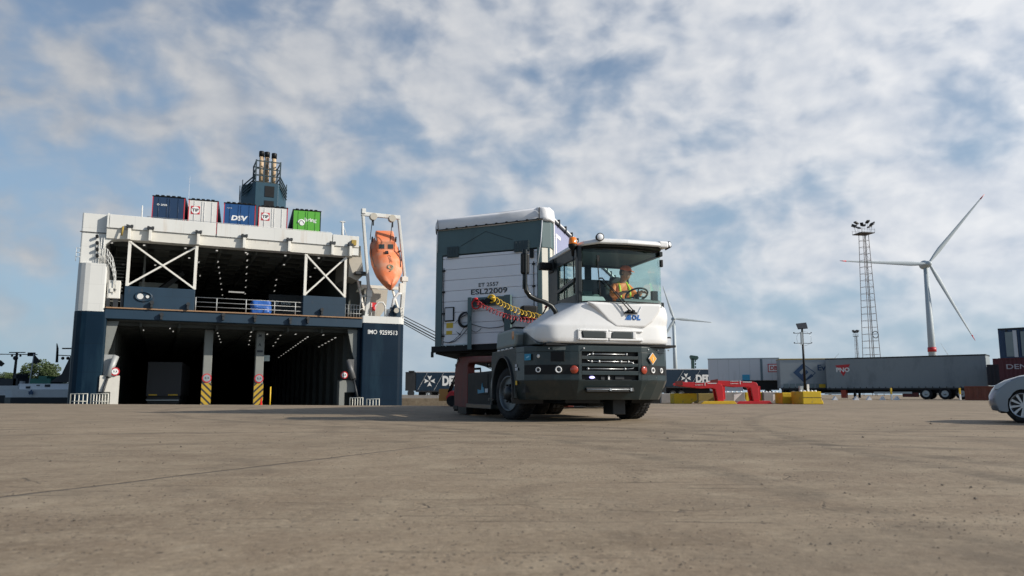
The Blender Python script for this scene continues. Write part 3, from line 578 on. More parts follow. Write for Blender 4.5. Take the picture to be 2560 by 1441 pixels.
mb = MB(); mb.box(20.2, 20.6, .3, .6, 7.2, 7.55); mb.cyl((20.35, .2, 6.9), (20.35, .2, 7.2), .13); mb.build('fire_box', RED, ship)
mb = MB()
for z in (6.7, 6.95, 7.2): mb.tube([(22.0, .1, z), (22.75, .1, z), (22.8, 3, z)], .022, 6)
for x in (22.1, 22.3, 22.5, 22.7): mb.tube([(x, .1, 6.4), (x, .1, 7.2)], .025, 6)
for z in (7.0, 7.5, 8.0): mb.box(19.3, 19.7, .3, .36, z, z+.05)
mb.box(19.3, 19.36, .3, .36, 6.9, 8.2); mb.box(19.64, 19.7, .3, .36, 6.9, 8.2)
mb.build('railing', SHIPWT, ship)
# funnel
FR = paint('funnel_blue', (.014, .055, .085), .45, var=.1, scale=.6, stain=(.02, .03, .04), stain_amt=.5, stain_scale=(.8, .8, .3))
fq = lambda px_, py_: S.pl(px_, py_, 'y', 20)
fn = MB(); base = [(11.95, 21.5), (13.1, 19.6), (15.3, 19.6), (16.35, 21.5), (16.1, 27), (12.2, 27)]
fn.prism(base, 'z', 12.0, 21.4); funnel = fn.build('funnel', FR, ship, bevel=.04)
mb = MB(); mb.box(14.0, 14.9, 19.55, 19.62, 20.0, 21.1); mb.box(14.0, 14.9, 19.55, 19.62, 18.6, 19.6); mb.build('louvre', BLACK, funnel)
PIPE = paint('sooty_pipe', (.50, .36, .22), .6, var=.25, scale=1.5, stain=(.04, .03, .02), stain_amt=.9, stain_scale=(1.5, 1.5, .5), stain_thr=.50)
for x, z, y in ((13.7, 24.9, 20.6), (14.35, 25.2, 21.6), (14.95, 24.9, 20.8)):
    p = MB().cyl((x, y, 21.3), (x-.05, y, z), .21, n=14).build('exhaust_pipe', PIPE, funnel)
    MB().lathe((x-.05, y, z-.55), (0, 0, 1), [(0, .225), (0, .26), (.5, .27), (.56, .24), (.5, .18), (.3, .17)], 14).build('pipe_cap', BLACK, p)
mb = MB(); K = paint('funnel_cage', (.02, .04, .05), .5)
for z in (21.5, 22.2, 22.9, 23.7):
    for a, b_ in (((13.1, 19.9), (15.45, 19.9)), ((15.45, 19.9), (15.45, 22.3)), ((15.45, 22.3), (13.1, 22.3)), ((13.1, 22.3), (13.1, 19.9))): mb.beam(a+(z,), b_+(z,), .1)
for x in (13.1, 13.9, 14.6, 15.45):
    for y in (19.9, 22.3): mb.beam((x, y, 21.0), (x, y, 23.8), .13)
for s_, x in ((-1, 13.1), (1, 15.45)):
    xe = 12.0 if s_ < 0 else 16.3
    for dz in (0, -.35, -.7, -1.0): mb.beam((x, 19.8, 22.2+dz), (xe, 20.9, 21.2+dz), .1)
    mb.beam((xe, 21.2, 20.5), (xe, 21.2, 21.9), .08); mb.beam((xe, 24, 20.5), (xe, 24, 22.0), .08)
mb.build('cage', K, funnel)
# small masts on the weather deck
mb = MB(); mb.tube([(18.05, 1.5, 12.0), (18.0, 1.5, 14.1)], [.12, .08], 8); mb.tube([(18.0, 1.5, 13.9), (18.55, 1.5, 12.4)], .025, 5); mb.box(17.8, 18.2, 1.4, 1.6, 14.0, 14.06); mb.sph((17.7, 1.3, 12.75), .12); mb.build('light_mast', SHIPW, ship)
MB().tube([(3.66, 2, 12.0), (3.64, 2, 13.95)], .05, 6).build('flag_staff', SHIPW, ship)
q = S.pl(475, 440, 'y', 30); MB().tube([(q.x, 30, 12), (q.x, 30, q.z)], [.06, .015], 5).build('whip_antenna', paint('antenna', (.5, .52, .55), .5), ship)
mb = MB(); mb.tube([(4.0, .9, 12.95), (17, .9, 12.95)], .02, 5); [mb.tube([(x, .9, 12.1), (x, .9, 12.95)], .02, 5) for x in (4.2, 6.5, 8.8, 11, 13.2, 15.6, 17)]; mb.build('railing', SHIPW, ship)
# davit frame for the lifeboat
dav = empty('davit', (0, 0, 0)); dav.parent = ship
mb = MB(); 
for pts in ([(19.85, .6, 6.4), (20.0, .4, 8.3), (19.12, -.5, 14.4)], [(22.7, .6, 6.4), (22.85, .4, 9.8), (22.0, -.5, 14.35)]):
    mb.beam(pts[0], pts[1], .3, .36, up=(0, 1, 0)); mb.beam(pts[1], pts[2], .2, .28, up=(0, 1, 0))
mb.build('davit_leg', SHIPW, dav, bevel=.03)
mb = MB(); mb.box(19.0, 22.1, -.65, -.4, 14.2, 14.5); mb.box(19.0, 19.3, -.75, -.35, 14.35, 14.75); mb.build('davit_head', SHIPW, dav, bevel=.02)
[MB().cyl((x, -.72, 14.2), (x, -.3, 14.2), .28, n=14).build('sheave', BEIGE, dav) for x in (19.95, 21.45)]
mb = MB(); [mb.tube([(x, -.5, 14.2), (x-.1, -.3, 12.4)], .03, 5) for x in (19.9, 21.5)]; [mb.box(x-.05, x+.05, -.6, -.5, 13.5, 13.9) for x in (19.95, 21.5)]; mb.build('fall_wire', BLACK, dav)
mb = MB(); mb.beam((22.8, .9, 6.4), (22.3, 3.4, 10.4), .14); mb.beam((19.9, .9, 6.4), (19.6, 3.4, 10.4), .14); mb.box(22.6, 23.1, .2, .8, 9.4, 9.75); mb.box(22.4, 22.7, .1, .5, 8.4, 9.2); mb.box(19.8, 20.2, .2, .7, 8.0, 8.5); mb.box(19.8, 22.9, 2.2, 2.4, 8.95, 9.2)
mb.build('davit_stay', SHIPWT, dav)
mb = MB(); mb.box(18.9, 19.9, .3, 1.2, 9.75, 9.95); mb.build('davit_platform', DSTEEL, dav)

# lifeboat hanging in the davit, bow down
lb = empty('lifeboat', (0, 0, 0), 0, 'orange enclosed lifeboat hanging bow-down in the white davit at the ship stern', 'lifeboat')
def boat_ring(y, hw, zk, zg, zt, tw):           # keel, gunwale, roof
    pts = [(0, zk), (.45*hw, zk+.12*(zg-zk)+.02), (.82*hw, zk+.5*(zg-zk)), (hw, zg), (hw*.97, zg+.12), (tw, zg+.12+.55*(zt-zg)), (tw*.7, zt-.02), (0, zt+.05)]
    left = [(-x, z) for x, z in reversed(pts[1:-1])]
    return [(x, y, z) for x, z in pts+left]
rings = [boat_ring(0, .04, .55, .95, 1.0, .03), boat_ring(.35, .34, .25, .95, 1.12, .16), boat_ring(.9, .72, .05, .92, 1.25, .42), boat_ring(1.8, 1.08, -.05, .85, 1.42, .66), boat_ring(2.8, 1.22, -.08, .85, 1.55, .74), boat_ring(4.3, 1.22, -.06, .85, 1.6, .76), boat_ring(5.4, 1.08, .0, .9, 1.55, .7), boat_ring(5.9, .9, .1, .95, 1.4, .6)]
MB().loft(rings, smooth=True).build('hull', ORANGE, lb)
mb = MB(); mb.prism([(3.7, 1.45), (4.15, 2.15), (4.5, 2.3), (5.5, 2.3), (5.75, 1.4)], 'x', -.72, .72); wh = mb.build('wheelhouse', ORANGE, lb, bevel=.12, seg=3)
GL2 = paint('boat_window', (.05, .08, .09), .1, var=.05, coat=1)
mb = MB(); 
d_ = Vector((0, .45, .70)).normalized(); nrm = Vector((0, -.70, .45)).normalized()
for x in (-.36, .36):
    mb = MB(); mb.obox(Vector((x, 3.94, 1.82))+nrm*.012, (.44, .03, .36), Matrix(((1, 0, 0), (0, -nrm.y*-1, d_.y), (0, nrm.z, d_.z))) if False else Matrix(((1, 0, 0), (0, nrm.y, d_.y), (0, nrm.z, d_.z)))); mb.build('window', GL2, wh, bevel=.02)
for x in (-.735, .72): MB().box(x, x+.015, 4.4, 5.1, 1.75, 2.1).build('window', GL2, wh)
mb = MB(); mb.tube([(-1.0, 2.2, 1.12), (-1.12, 3.4, 1.15), (-1.1, 4.8, 1.15)], .03, 6); mb.tube([(1.0, 2.2, 1.12), (1.12, 3.4, 1.15), (1.1, 4.8, 1.15)], .03, 6); mb.box(-.12, .12, 3.2, 3.5, 1.5, 1.72); mb.cyl((-.95, 5.3, 1.3), (-.95, 5.3, 1.75), .07); mb.cyl((.95, 5.3, 1.3), (.95, 5.3, 1.75), .07); mb.cyl((.98, 4.0, 1.2), (1.25, 4.0, 1.4), .06); mb.build('fitting', DSTEEL, lb)
mb = MB(); mb.torus((.12, 1.75, 1.42), (0, -.2, 1), .2, .09, 14, 6); mb.tube([(.0, 1.3, 1.38), (.25, 1.5, 1.42), (.1, 2.1, 1.46)], .05, 6); mb.build('rope', paint('rope', (.35, .27, .17), .9, var=.3, scale=20), lb)
text('CUBO', DECALK, lb, (.02, 3.1, 1.56), (.0, -1, -.08), (1, 0, 0), .95, .24, 'lettering', .01, lift=.02) if False else text('CUXC', DECALK, lb, (.0, 3.05, 1.585), (.12, -1, -.09), (1, .12, 0), .85, .24, 'lettering', .01, lift=.03)
lb.location = S.w(21.25, -1.2, 7.95); lb.rotation_euler = (R(47), R(-3), R(24.8-8))
# vehicles parked on the ship
def deck_trailer(x, w, label, col, edge, side, name='box_trailer', y=5.0, rz=-5.5, z0=12.75, ht=2.6):
    t_ = empty(name, S.w(x, y, 12.1), R(24.8+rz), label, 'trailer', 'semi-trailers parked on the top deck of the ship')
    MB().box(0, w, .04, 12, .75, .75+ht).build('body', side, t_, bevel=.03)
    MB().box(.06, w-.06, -.01, .04, .8, .72+ht).build('rear_door', col, t_)
    mb = MB(); mb.box(0, .06, -.03, .05, .75, .75+ht); mb.box(w-.06, w, -.03, .05, .75, .75+ht); mb.box(0, w, -.03, .05, .72, .80); mb.build('rear_frame', edge, t_)
    mb = MB(); mb.box(-.03, w+.03, -.05, 12, .74+ht, .82+ht); [mb.box(.2+k*w/6, .2+k*w/6+w/9, -.08, .1, .8+ht, .88+ht) for k in range(5)]; mb.build('roof', BLACK, t_, bevel=.02)
    mb = MB(); [mb.tube([(w*f, -.04, .85), (w*f, -.04, .68+ht)], .015, 5) for f in (.2, .46, .54, .8)]; mb.build('lock_rod', col if col != WHITE else STEEL, t_)
    mb = MB(); mb.box(.1, w-.1, .1, 11.8, .55, .74); [mb.cyl((x0, yy, .45), (x0+.3, yy, .45), .45, n=16) for yy in (2, 3.3, 4.6) for x0 in (0.02, w-.32)]; mb.build('chassis', BLACK, t_)
    return t_
TRW = paint('trailer_off_white', (.66, .65, .62), .45, var=.03); TRB = paint('trailer_dark_blue', (.012, .035, .085), .4, var=.06); TRB2 = paint('trailer_mid_blue', (.01, .065, .20), .4, var=.06); GRN = paint('trailer_green', (.10, .38, .04), .4, var=.04)
REDE = paint('red_edge', (.5, .03, .04), .5); DKS = paint('dark_side', (.03, .045, .07), .5)
def lx(px_, y=5.0): return S.pl(px_, 520, 'y', y).x
def trl(px0, px1, *a, **k):
    x0 = lx(px0); w = (lx(px1)-x0)*.99; return deck_trailer(x0, w, *a, **k), w
UX, UZ = (1, 0, 0), (0, 0, 1)
def star(cx, cz, r, y=-.02, th=.01):
    mb = MB()
    for k in range(4):
        a = R(90*k+90); ux = Vector((math.cos(a), 0, math.sin(a))); vx = Vector((-math.sin(a), 0, math.cos(a))); c_ = Vector((cx, 0, cz))
        q4 = [c_+ux*r*.1, c_+ux*r+vx*r*.42, c_+ux*r*.82, c_+ux*r-vx*r*.42]
        mb.loft([[Vector((p.x, y, p.z)) for p in q4], [Vector((p.x, y+th, p.z)) for p in q4]])
    return mb
t1, w = trl(380, 463, 'navy trailer with small white lettering, leftmost of the row on the ship top deck', TRB, REDE, DKS)
star(.42, 2.72, .1, -.05).build('emblem', DECALW, t1); text('DFDS', DECALW, t1, (.62, -.02, 2.64), UX, UZ, .42, .14, bold=.02, lift=.02)
mb = MB(); [mb.torus((.5+k*.42, -.03, .95), (0, 1, 0), .13, .012, 12, 4, 0, 180) for k in range(4)]; mb.build('lock_arc', DECALW, t1)
def tip(t_, w):
    cx, cz = w*.24, 2.55; mb = MB(); mb.box(cx-.32, cx+.32, -.03, -.01, cz-.32, cz+.32); q = mb.build('logo', DECALR, t_); MB().cyl((cx, -.03, cz), (cx, -.045, cz), .29, n=24).build('logo_disc', DECALW, q)
    text('TIP', DECALK, q, (cx-.24, -.05, cz-.12), UX, UZ, .48, .24, bold=.03); text('TRAILER', DECALR, t_, (w*.58, -.02, .95), UX, UZ, .6, .09, 'small_lettering', .01)
t2, w2 = trl(471, 546, 'white trailer with a red round logo between the navy and blue trailers', TRW, REDE, DKS); tip(t2, w2)
t3, w3 = trl(560, 640, 'blue trailer with large white letters DSV, middle of the ship deck row', TRB2, REDE, DKS)
text('DSV', DECALW, t3, (w3*.24, -.02, 2.0), UX, UZ, w3*.52, .42, bold=.05, shear=.15); text('TRAILER', DECALW, t3, (.2, -.02, 2.95), UX, UZ, .4, .06, 'small_lettering')
t4, w4 = trl(647, 720, 'white trailer with a red round logo beside the green trailer on the ship', TRW, REDE, DKS); tip(t4, w4)
t5, w5 = trl(733, 803, 'bright green trailer with white lettering, rightmost of the row on the ship top deck', GRN, BLACK, DKS)
text('bring', DECALW, t5, (w5*.42, -.02, 2.35), UX, UZ, w5*.42, .42, bold=.03); mb = MB(); mb.torus((w5*.3, -.03, 2.3), (0, 1, 0), .24, .07, 16, 6, 180, 360) ; mb.cyl((w5*.33, -.03, 2.28), (w5*.33, -.05, 2.28), .2, n=12); mb.build('emblem', DECALW, t5)
for f in (.2, .41, .62): mb = MB(); mb.obox((w5*f, -.03, 1.08), (.27, .02, .27), Matrix.Rotation(R(45), 3, 'Y')); mb.build('hazard_placard', STEEL, t5)
# dark truck trailer in the lower hold, lettered one on the upper deck
t6 = empty('box_trailer', S.w(4.6, 9, -.6), R(24.8-5), 'dark trailer parked deep inside the lower hold of the ship', 'trailer', 'trailers inside the ship')
MB().box(0, 2.5, 0, 12, .9, 3.6).build('body', paint('hold_trailer', (.05, .052, .06), .6), t6, bevel=.03)
mb = MB(); mb.box(.05, 2.45, -.04, 0, .6, .75); mb.box(.1, 2.4, .2, 11, .3, .9); [mb.cyl((x0, yy, .4), (x0+.3, yy, .4), .42, n=14) for yy in (1.6, 2.9) for x0 in (0.05, 2.15)]; mb.build('chassis', DSTEEL, t6)
mb = MB(); mb.box(.2, .8, -.06, -.04, .95, 1.05); mb.box(1.6, 2.3, -.06, -.04, .95, 1.05); mb.build('reflector', YELLOW, t6); MB().box(0.05, 2.4, -.06, -.04, .55, .62).build('bumper_bar', STEEL, t6)
q = S.pl(700, 730, 'y', 10)
t7 = empty('box_trailer', S.w(13.6, 9.5, 6.22), R(24.8-4), 'dark trailer with grey lettering on the upper deck behind the railing', 'trailer', 'trailers inside the ship')
MB().box(0, 3.2, 0, 10, .5, 2.75).build('body', paint('hold_trailer2', (.02, .025, .032), .5), t7, bevel=.03)
star(.7, 2.0, .15, -.03).build('emblem', STEEL, t7); text('DFDS', STEEL, t7, (1.05, -.01, 1.88), UX, UZ, .75, .24, bold=.01, lift=.02)
MB().box(.2, 3.0, .2, 9, 0, .5).build('chassis', BLACK, t7)
# blue tarpaulin bundle behind the rail
def tarp_mesh():
    mb = MB(); n = 26; x0, x1 = 11.35, 12.75; rings = []
    for k in range(9):
        z = 6.32 + (7.34-6.32)*k/8; r_ = []
        for j in range(n):
            a = 2*math.pi*j/n; ex = abs(math.cos(a))**.35*(1 if math.cos(a) > 0 else -1); ey = abs(math.sin(a))**.35*(1 if math.sin(a) > 0 else -1)
            w_ = 1+.07*math.sin(5*a+k)+.05*math.sin(11*a+2*k)-.06*(k == 8)
            r_.append(((x0+x1)/2+ex*(x1-x0)/2*w_, 1.3+ey*.5*w_, z+.03*math.sin(4*a)))
        rings.append(r_)
    mb.loft(rings, smooth=True); return mb
o = tarp_mesh().build('tarpaulin_bundle', paint('blue_tarp', (.02, .10, .38), .35, var=.3, scale=3, bump=1.0, bscale=6, stain=(.35, .5, .75), stain_amt=.8, stain_scale=(6, 6, 2), stain_thr=.6))
o.location = S.o; o.rotation_euler = (0, 0, R(24.8)); tag(o, 'blue tarpaulin-covered bundle behind the railing on the ship upper deck', 'tarpaulin')
# mooring lines running to the right
for k, (a, b_, r_) in enumerate((((1014, 790), (1135, 815), .05), ((1014, 797), (1135, 832), .06), ((1014, 803), (1135, 842), .07), ((1014, 808), (1135, 850), .05))):
    p0 = S.w(22.8, .6, S.pl(*a, 'y', .6).z); p1 = Vector((7.1+.03*k, 80, .42-.05*k)); pts = [p0.lerp(p1, i/24) - Vector((0, 0, (.35+.18*k)*math.sin(math.pi*i/24))) for i in range(25)]
    o = MB().tube(pts, r_*.7, 6).build('mooring_line', BLACK); tag(o, ['topmost dark mooring line running from the ship stern towards the quay', 'second dark mooring line from the top at the ship stern', 'third dark mooring line from the top at the ship stern', 'lowest dark mooring line at the ship stern'][k], 'rope', 'mooring lines at the ship stern')
o = MB().lathe((0, 0, 0), (0, 0, 1), [(0, .45), (.05, .45), (.06, .24), (.4, .2), (.5, .34), (.62, .34), (.66, .2)], 18).build('bollard', DSTEEL); o.location = (7.3, 80, 0); tag(o, 'dark steel mooring bollard on the quay that holds the ship lines', 'bollard')
# linkspan the ramps rest on
LS = MB(); LS.box(-1.5, 22.5, -9.5, .35, -1.3, -.66); o = LS.build('linkspan', paint('linkspan_steel', (.12, .11, .10), .8, var=.3, scale=1)); o.location = S.o; o.rotation_euler = (0, 0, R(24.8)); tag(o, kind='structure')
# white crowd barriers on the linkspan
def barrier(px0, px1, py, Y, nbar, label, mid=True, rz=0):
    p = at(px0, py, Y); p1 = at(px1, py, Y); L_ = (p1-p).length; t_ = empty('barrier', (p.x, Y, -.64), rz, label, 'barrier', 'white steel barriers at the ship ramp')
    h = p.z+.64; mb = MB(); r_ = .035
    mb.tube([(0, 0, 0), (0, 0, h), (L_, 0, h), (L_, 0, 0)], r_, 6); mb.build('frame', CREAM, t_)
    mb = MB(); [mb.tube([(L_*k/nbar, 0, 0), (L_*k/nbar, 0, h)], r_*.75, 6) for k in range(1, nbar)]
    if mid: mb.tube([(0, 0, h*.62), (L_, 0, h*.62)], r_*.75, 6)
    mb.build('bar', CREAM, t_)
barrier(177, 219, 985, 43.5, 4, 'cream steel barrier furthest left at the foot of the ship')
barrier(228, 271, 985, 43.5, 6, 'cream steel barrier with narrow bars beside the white door jamb of the ship')
barrier(875, 907, 995, 43.5, 5, 'cream steel barrier left of the navy stern column', False)
barrier(917, 948, 998, 43.5, 4, 'cream steel barrier in front of the navy stern column', False)
# two orange-tipped yellow posts
for x in (13.0,):
    o = MB().cyl((0, 0, 0), (0, 0, 1.6), .05, n=8).build('marker_post', YELLOW); o.location = S.w(x, 1.2, -.6); tag(o, 'thin yellow marker post beside the striped pillar in the ship opening', 'post')
o = MB().lathe((0, 0, 0), (0, 0, 1), [(0, .2), (.05, .2), (.06, .12), (.8, .03)], 12).build('traffic_cone', RED); o.location = S.w(12.4, 1.4, -.6); tag(o, 'red cone standing before the striped pillar in the ship opening', 'cone')
# ---------------------------------------------------------------- barges and trees on the left
BW = paint('barge_white', (.62, .64, .66), .5, var=.06, stain=(.3, .28, .25), stain_amt=.3); BD = paint('barge_dark', (.01, .013, .018), .5)
def barge(name, px0, px1, Y, ztop, zband, label, emblem=False):
    x0 = at(px0, 980, Y).x; x1 = at(px1, 980, Y).x; L_ = x1-x0
    t_ = empty(name, (x0, Y, 0), 0, label, 'barge', 'barges moored beside the ship')
    def ring(f, w, zb, zt): return [(L_*f, -w, zt), (L_*f, -w*.9, zb), (L_*f, w*.9, zb), (L_*f, w, zt)]
    pr = [(0, .15), (.04, .8), (.12, 1.6), (.3, 2.3), (1.6, 2.5)]
    MB().loft([ring(f, w, -2.9, zband-.35*max(0, 1-f*3)**2*0+(.0)) for f, w in pr]).build('hull', BD, t_)
    MB().loft([ring(f, w+.04, zband-.0, ztop-(.22*(1-min(1, f*2.2))**2)) for f, w in pr]).build('bulwark', BW, t_)
    return t_, L_
b1, L1 = barge('river_barge', 22, 168, 75, .92, .16, 'white bowed barge with a dark star emblem beside the ship')
mb = star(0, 0, .34); mb = MB()
cx = at(119, 980, 75).x-at(22, 980, 75).x
for k in range(5):
    a = R(90+72*k); mb.loft([[(cx+.28*math.cos(a), -2.25, .62+.28*math.sin(a)), (cx+.16*math.cos(a+.62), -2.25, .62+.16*math.sin(a+.62)), (cx, -2.25, .62), (cx+.16*math.cos(a-.62), -2.25, .62+.16*math.sin(a-.62))], [(cx+.28*math.cos(a), -2.3, .62+.28*math.sin(a)), (cx+.16*math.cos(a+.62), -2.3, .62+.16*math.sin(a+.62)), (cx, -2.3, .62), (cx+.16*math.cos(a-.62), -2.3, .62+.16*math.sin(a-.62))]])
mb.torus((cx, -2.3, .5), (0, 1, 0), .2, .04, 12, 5, 180, 360); e = mb.build('emblem', DECALN, b1); e.location.y = -.30
mb = MB(); mb.box(1.95, 8.0, -1.5, 1.5, .85, 1.45); mb.build('forecastle', BW, b1)
mb = MB(); mb.box(2.6, 3.0, -1.56, -1.5, 1.0, 1.2); mb.box(4.4, 4.9, -1.56, -1.5, 1.15, 1.38); mb.box(3.6, 3.9, -1.56, -1.5, 1.25, 1.35); mb.build('window', BD, b1)
mb = MB(); mb.box(2.6, 4.6, -1, 1, 1.45, 1.95); mb.box(3.4, 4.2, -1, 1, 1.95, 2.2); mb.build('hatch', paint('barge_green', (.02, .12, .09), .5), b1)
mb = MB(); mb.prism([(4.5, 1.6), (5.6, 2.4), (6.5, 4.6), (7.5, 4.9), (7.5, 1.6)], 'y', -1, 1); mb.build('wheelhouse', BD, b1)
mb = MB(); mb.tube([(4.9-.35, 0, 4.25), (7.5, 0, 4.1)], .05, 6); mb.box(4.9, 7.3, -.1, .1, 4.85, 4.97); mb.tube([(4.45, 0, 3.55), (4.4, 0, 4.9), (4.3, 0, 5.4)], [.12, .1, .04], 6)
for x in (5.0, 5.5, 5.9): mb.sph((x, 0, 3.95), .16, 8, 6)
mb.sph((6.1, 0, 3.5), .22, 8, 6); mb.tube([(6.1, 0, 3.6), (6.6, 0, 4.1)], .04, 5); mb.build('radar_mast', BLACK, b1)
mb = MB(); mb.tube([(1.9, 0, 1.0), (2.0, 0, 2.3), (2.15, 0, 4.4)], .06, 6); mb.box(1.6, 1.9, -1, -.6, .9, 1.7); mb.sph((1.85, -1, 1.2), .35, 10, 6); mb.build('bow_mast', paint('barge_grey', (.3, .32, .33), .5), b1)
MB().prism([(2.15, 4.35), (2.9, 3.6), (2.4, 3.4), (2.1, 3.5)], 'y', -.02, .02).build('flag', BLACK, b1)
b2, L2 = barge('river_barge', -160, 55, 82, 1.35, .35, 'white barge behind the star barge at the left picture edge with a tall mast')
mx_ = at(33, 930, 82).x-at(-160, 930, 82).x
mb = MB(); mb.tube([(mx_-.1, 0, 1), (mx_, 0, 4.85)], [.16, .12], 8); mb.tube([(mx_-2.0, 0, 4.72), (mx_+2.2, 0, 4.68)], .05, 6); mb.box(mx_-.8, mx_+.85, -.1, .1, 4.86, 4.95); mb.sph((mx_-.1, 0, 4.3), .25, 10, 6)
for k in range(5): mb.box(mx_+1.2+k*.16, mx_+1.3+k*.16, -.1, .1, 4.5, 4.9)
mb.sph((mx_+.4, 0, 4.55), .12, 8, 5); mb.sph((mx_-.5, 0, 4.55), .12, 8, 5); mb.build('radar_mast', BLACK, b2)
mb = MB(); mb.prism([(mx_-1.7, 4.1), (mx_-1.2, 3.7), (mx_-1.5, 3.4), (mx_-2, 3.5)], 'y', -.02, .02); mb.build('flag', BLACK, b2)
mb = MB(); mb.box(mx_-1.2, mx_+1.0, -1, 1, 1.2, 2.1); mb.box(mx_-3.8, mx_-1.7, -1, 1, 1.2, 2.2); mb.box(mx_+.5, mx_+.8, -1, 1, 1.2, 2.6); mb.build('deck_gear', BD, b2)

def leaf_mat(name, col):
    m = bpy.data.materials.new(name); m.use_nodes = True; nt = m.node_tree; b = nt.nodes['Principled BSDF']; b.inputs['Roughness'].default_value = .7
    g = nt.nodes.new('ShaderNodeNewGeometry'); mx = nt.nodes.new('ShaderNodeMix'); mx.data_type = 'RGBA'; nt.links.new(g.outputs['Random Per Island'], mx.inputs[0])
    mx.inputs[6].default_value = tuple(c*.6 for c in col)+(1,); mx.inputs[7].default_value = tuple(c*1.5 for c in col)+(1,); nt.links.new(mx.outputs[2], b.inputs['Base Color']); return m
LEAF = leaf_mat('tree_leaves', (.035, .058, .014)); BARK = paint('bark', (.06, .045, .035), .9)
def tree(x, y, h, w, seed, label, n=6500, name='broadleaf_tree'):
    rg = random.Random(seed); t_ = empty(name, (x, y, 0), 0, label, 'tree', 'trees on the far bank')
    mb = MB(); mb.tube([(0, 0, 0), (.1, 0, h*.3), (0, 0, h*.6)], [h*.035, h*.028, h*.015], 7)
    for k in range(6): a = rg.random()*6.28; mb.tube([(0, 0, h*(.2+.05*k)), (math.cos(a)*w*.3, math.sin(a)*w*.2, h*(.45+.06*k))], [h*.015, h*.006], 5)
    mb.build('trunk', BARK, t_)
    cl = [(rg.uniform(-.36, .36)*w, rg.uniform(-.3, .3)*w, h*rg.uniform(.32, .84), w*rg.uniform(.13, .22)) for _ in range(22)]; mb = MB()
    for i in range(n):
        c_ = rg.choice(cl); u = Vector((rg.gauss(0, 1), rg.gauss(0, 1), rg.gauss(0, 1))).normalized()*c_[3]*rg.uniform(.6, 1.05); u.z *= .8
        p = Vector(c_[:3])+u; s_ = h*.024*rg.uniform(.6, 1.3); a = Vector((rg.gauss(0, 1), rg.gauss(0, 1), rg.gauss(0, 1))).normalized(); b_ = a.orthogonal().normalized()
        mb.add([p-a*s_, p+b_*s_*.7, p+a*s_, p-b_*s_*.7], [(0, 1, 2, 3)])
    mb.build('crown', LEAF, t_); return t_
tx = lambda px_, Y: at(px_, 950, Y).x
tree(tx(103, 150), 150, 7.2, 7.4, 1, 'round green tree on the far bank left of the ship column')
tree(tx(20, 160), 160, 5.0, 7.5, 2, 'low green tree behind the tall barge mast at the left edge')
tree(tx(62, 158), 158, 4.6, 6, 3, 'small green tree left of the round tree on the far bank')
tree(tx(-14, 155), 155, 5.4, 7, 4, 'leftmost green tree at the picture edge behind the barge'); tree(tx(136, 152), 152, 4.8, 4.5, 5, 'low bushy tree right of the round tree beside the barge wheelhouse')
MB().box(-103, -84, 148, 149, 0, 2.6).build('embankment', paint('hedge', (.03, .045, .02), .9, var=.4, scale=1.5)); tag(bpy.data.objects['embankment'], kind='structure')

# ---------------------------------------------------------------- things behind the tractor and on the right
def wheel_parts(mb_t, mb_r, x, y, z, r, w, out=-1):               # axle along y; out side is -y
    mb_t.lathe((x, y, z), (0, out, 0), [(-w, r*.6), (-w, r*.95), (-w*.8, r), (-.02, r), (0, r*.94), (0, r*.6)], 24, cap=False)
    mb_r.lathe((x, y, z), (0, out, 0), [(-.05, r*.62), (-.01, r*.6), (-.02, r*.55), (-.12, r*.5), (-.12, r*.3), (-.03, r*.26), (-.03, .01)], 24)
def road_trailer(label, o, ang, L_, z0, z1, m, depth=2.5, wheels=(), r=.5, name='semi_trailer', top=None, skirt=True, posts=0, gear=True, chz=.55):
    t_ = empty(name, (o[0], o[1], 0), R(ang), label, 'trailer', 'trailers parked along the far side of the yard')
    MB().box(0, L_, 0, depth, z0, z1).build('body', m, t_, bevel=.03)
    mb = MB(); mb.box(-.03, L_+.03, -.03, depth+.03, z1-.09, z1+.03); mb.build('top_rail', top or STEEL, t_, bevel=.02)
    if skirt:
        mb = MB(); mb.box(0, L_, -.035, 0, z0-.12, z0+.02)
        for k in range(int(L_/.55)): mb.box(.25+k*.55, .31+k*.55, -.05, -.03, z0-.14, z0+.14)
        mb.build('side_rail', DSTEEL, t_)
    mb = MB(); mb.box(.3, L_-.2, .6, depth-.6, chz, z0); 
    if gear: [mb.box(2.3, 2.5, yy, yy+.15, .1, z0) for yy in (.35, 2.0)]; mb.box(2.2, 2.6, .3, .6, 0, .1)
    mb.build('chassis', BLACK, t_)
    mt = MB(); mr_ = MB()
    for x in wheels:
        wheel_parts(mt, mr_, x, -.04, r, r, .3); mt.lathe((x, depth-.35, r), (0, 1, 0), [(0, r*.5), (0, r), (.3, r), (.3, r*.5)], 16)
    if wheels: mt.build('tyre', RUBBER, t_); mr_.build('rim', STEEL, t_)
    return t_
VZ = (0, 0, 1)
pn_a = math.degrees(math.atan2(65.7-74, 40.73-30.32)); PN = Frame((30.32, 74), pn_a)
pno = road_trailer('long silver-grey curtain trailer with a red triangle and white letters PNO', (30.32, 74), pn_a, 13.3, 1.0, 3.85, GREYT, wheels=(8.5, 10.0, 11.3), top=DSTEEL)
q = lambda F, x, y, yy=0: F.pl(x, y, 'y', yy)
tri = [q(PN, 2088, 914), q(PN, 2125, 911), q(PN, 2109, 941)]
MB().prism([(p.x, p.z) for p in tri], 'y', -.02, 0).build('logo', DECALR, pno)
a_, b2_ = q(PN, 2091, 931), q(PN, 2124, 919); text('PNO', DECALW, pno, (a_.x, -.02, a_.z), UX, VZ, b2_.x-a_.x, b2_.z-a_.z, bold=.04, lift=.01)
mb = MB(); mb.box(-.2, 1.3, -.1, -.05, .45, .6); mb.box(4.2, 7.4, -.1, -.05, .5, .68); mb.build('side_guard', STEEL, pno)
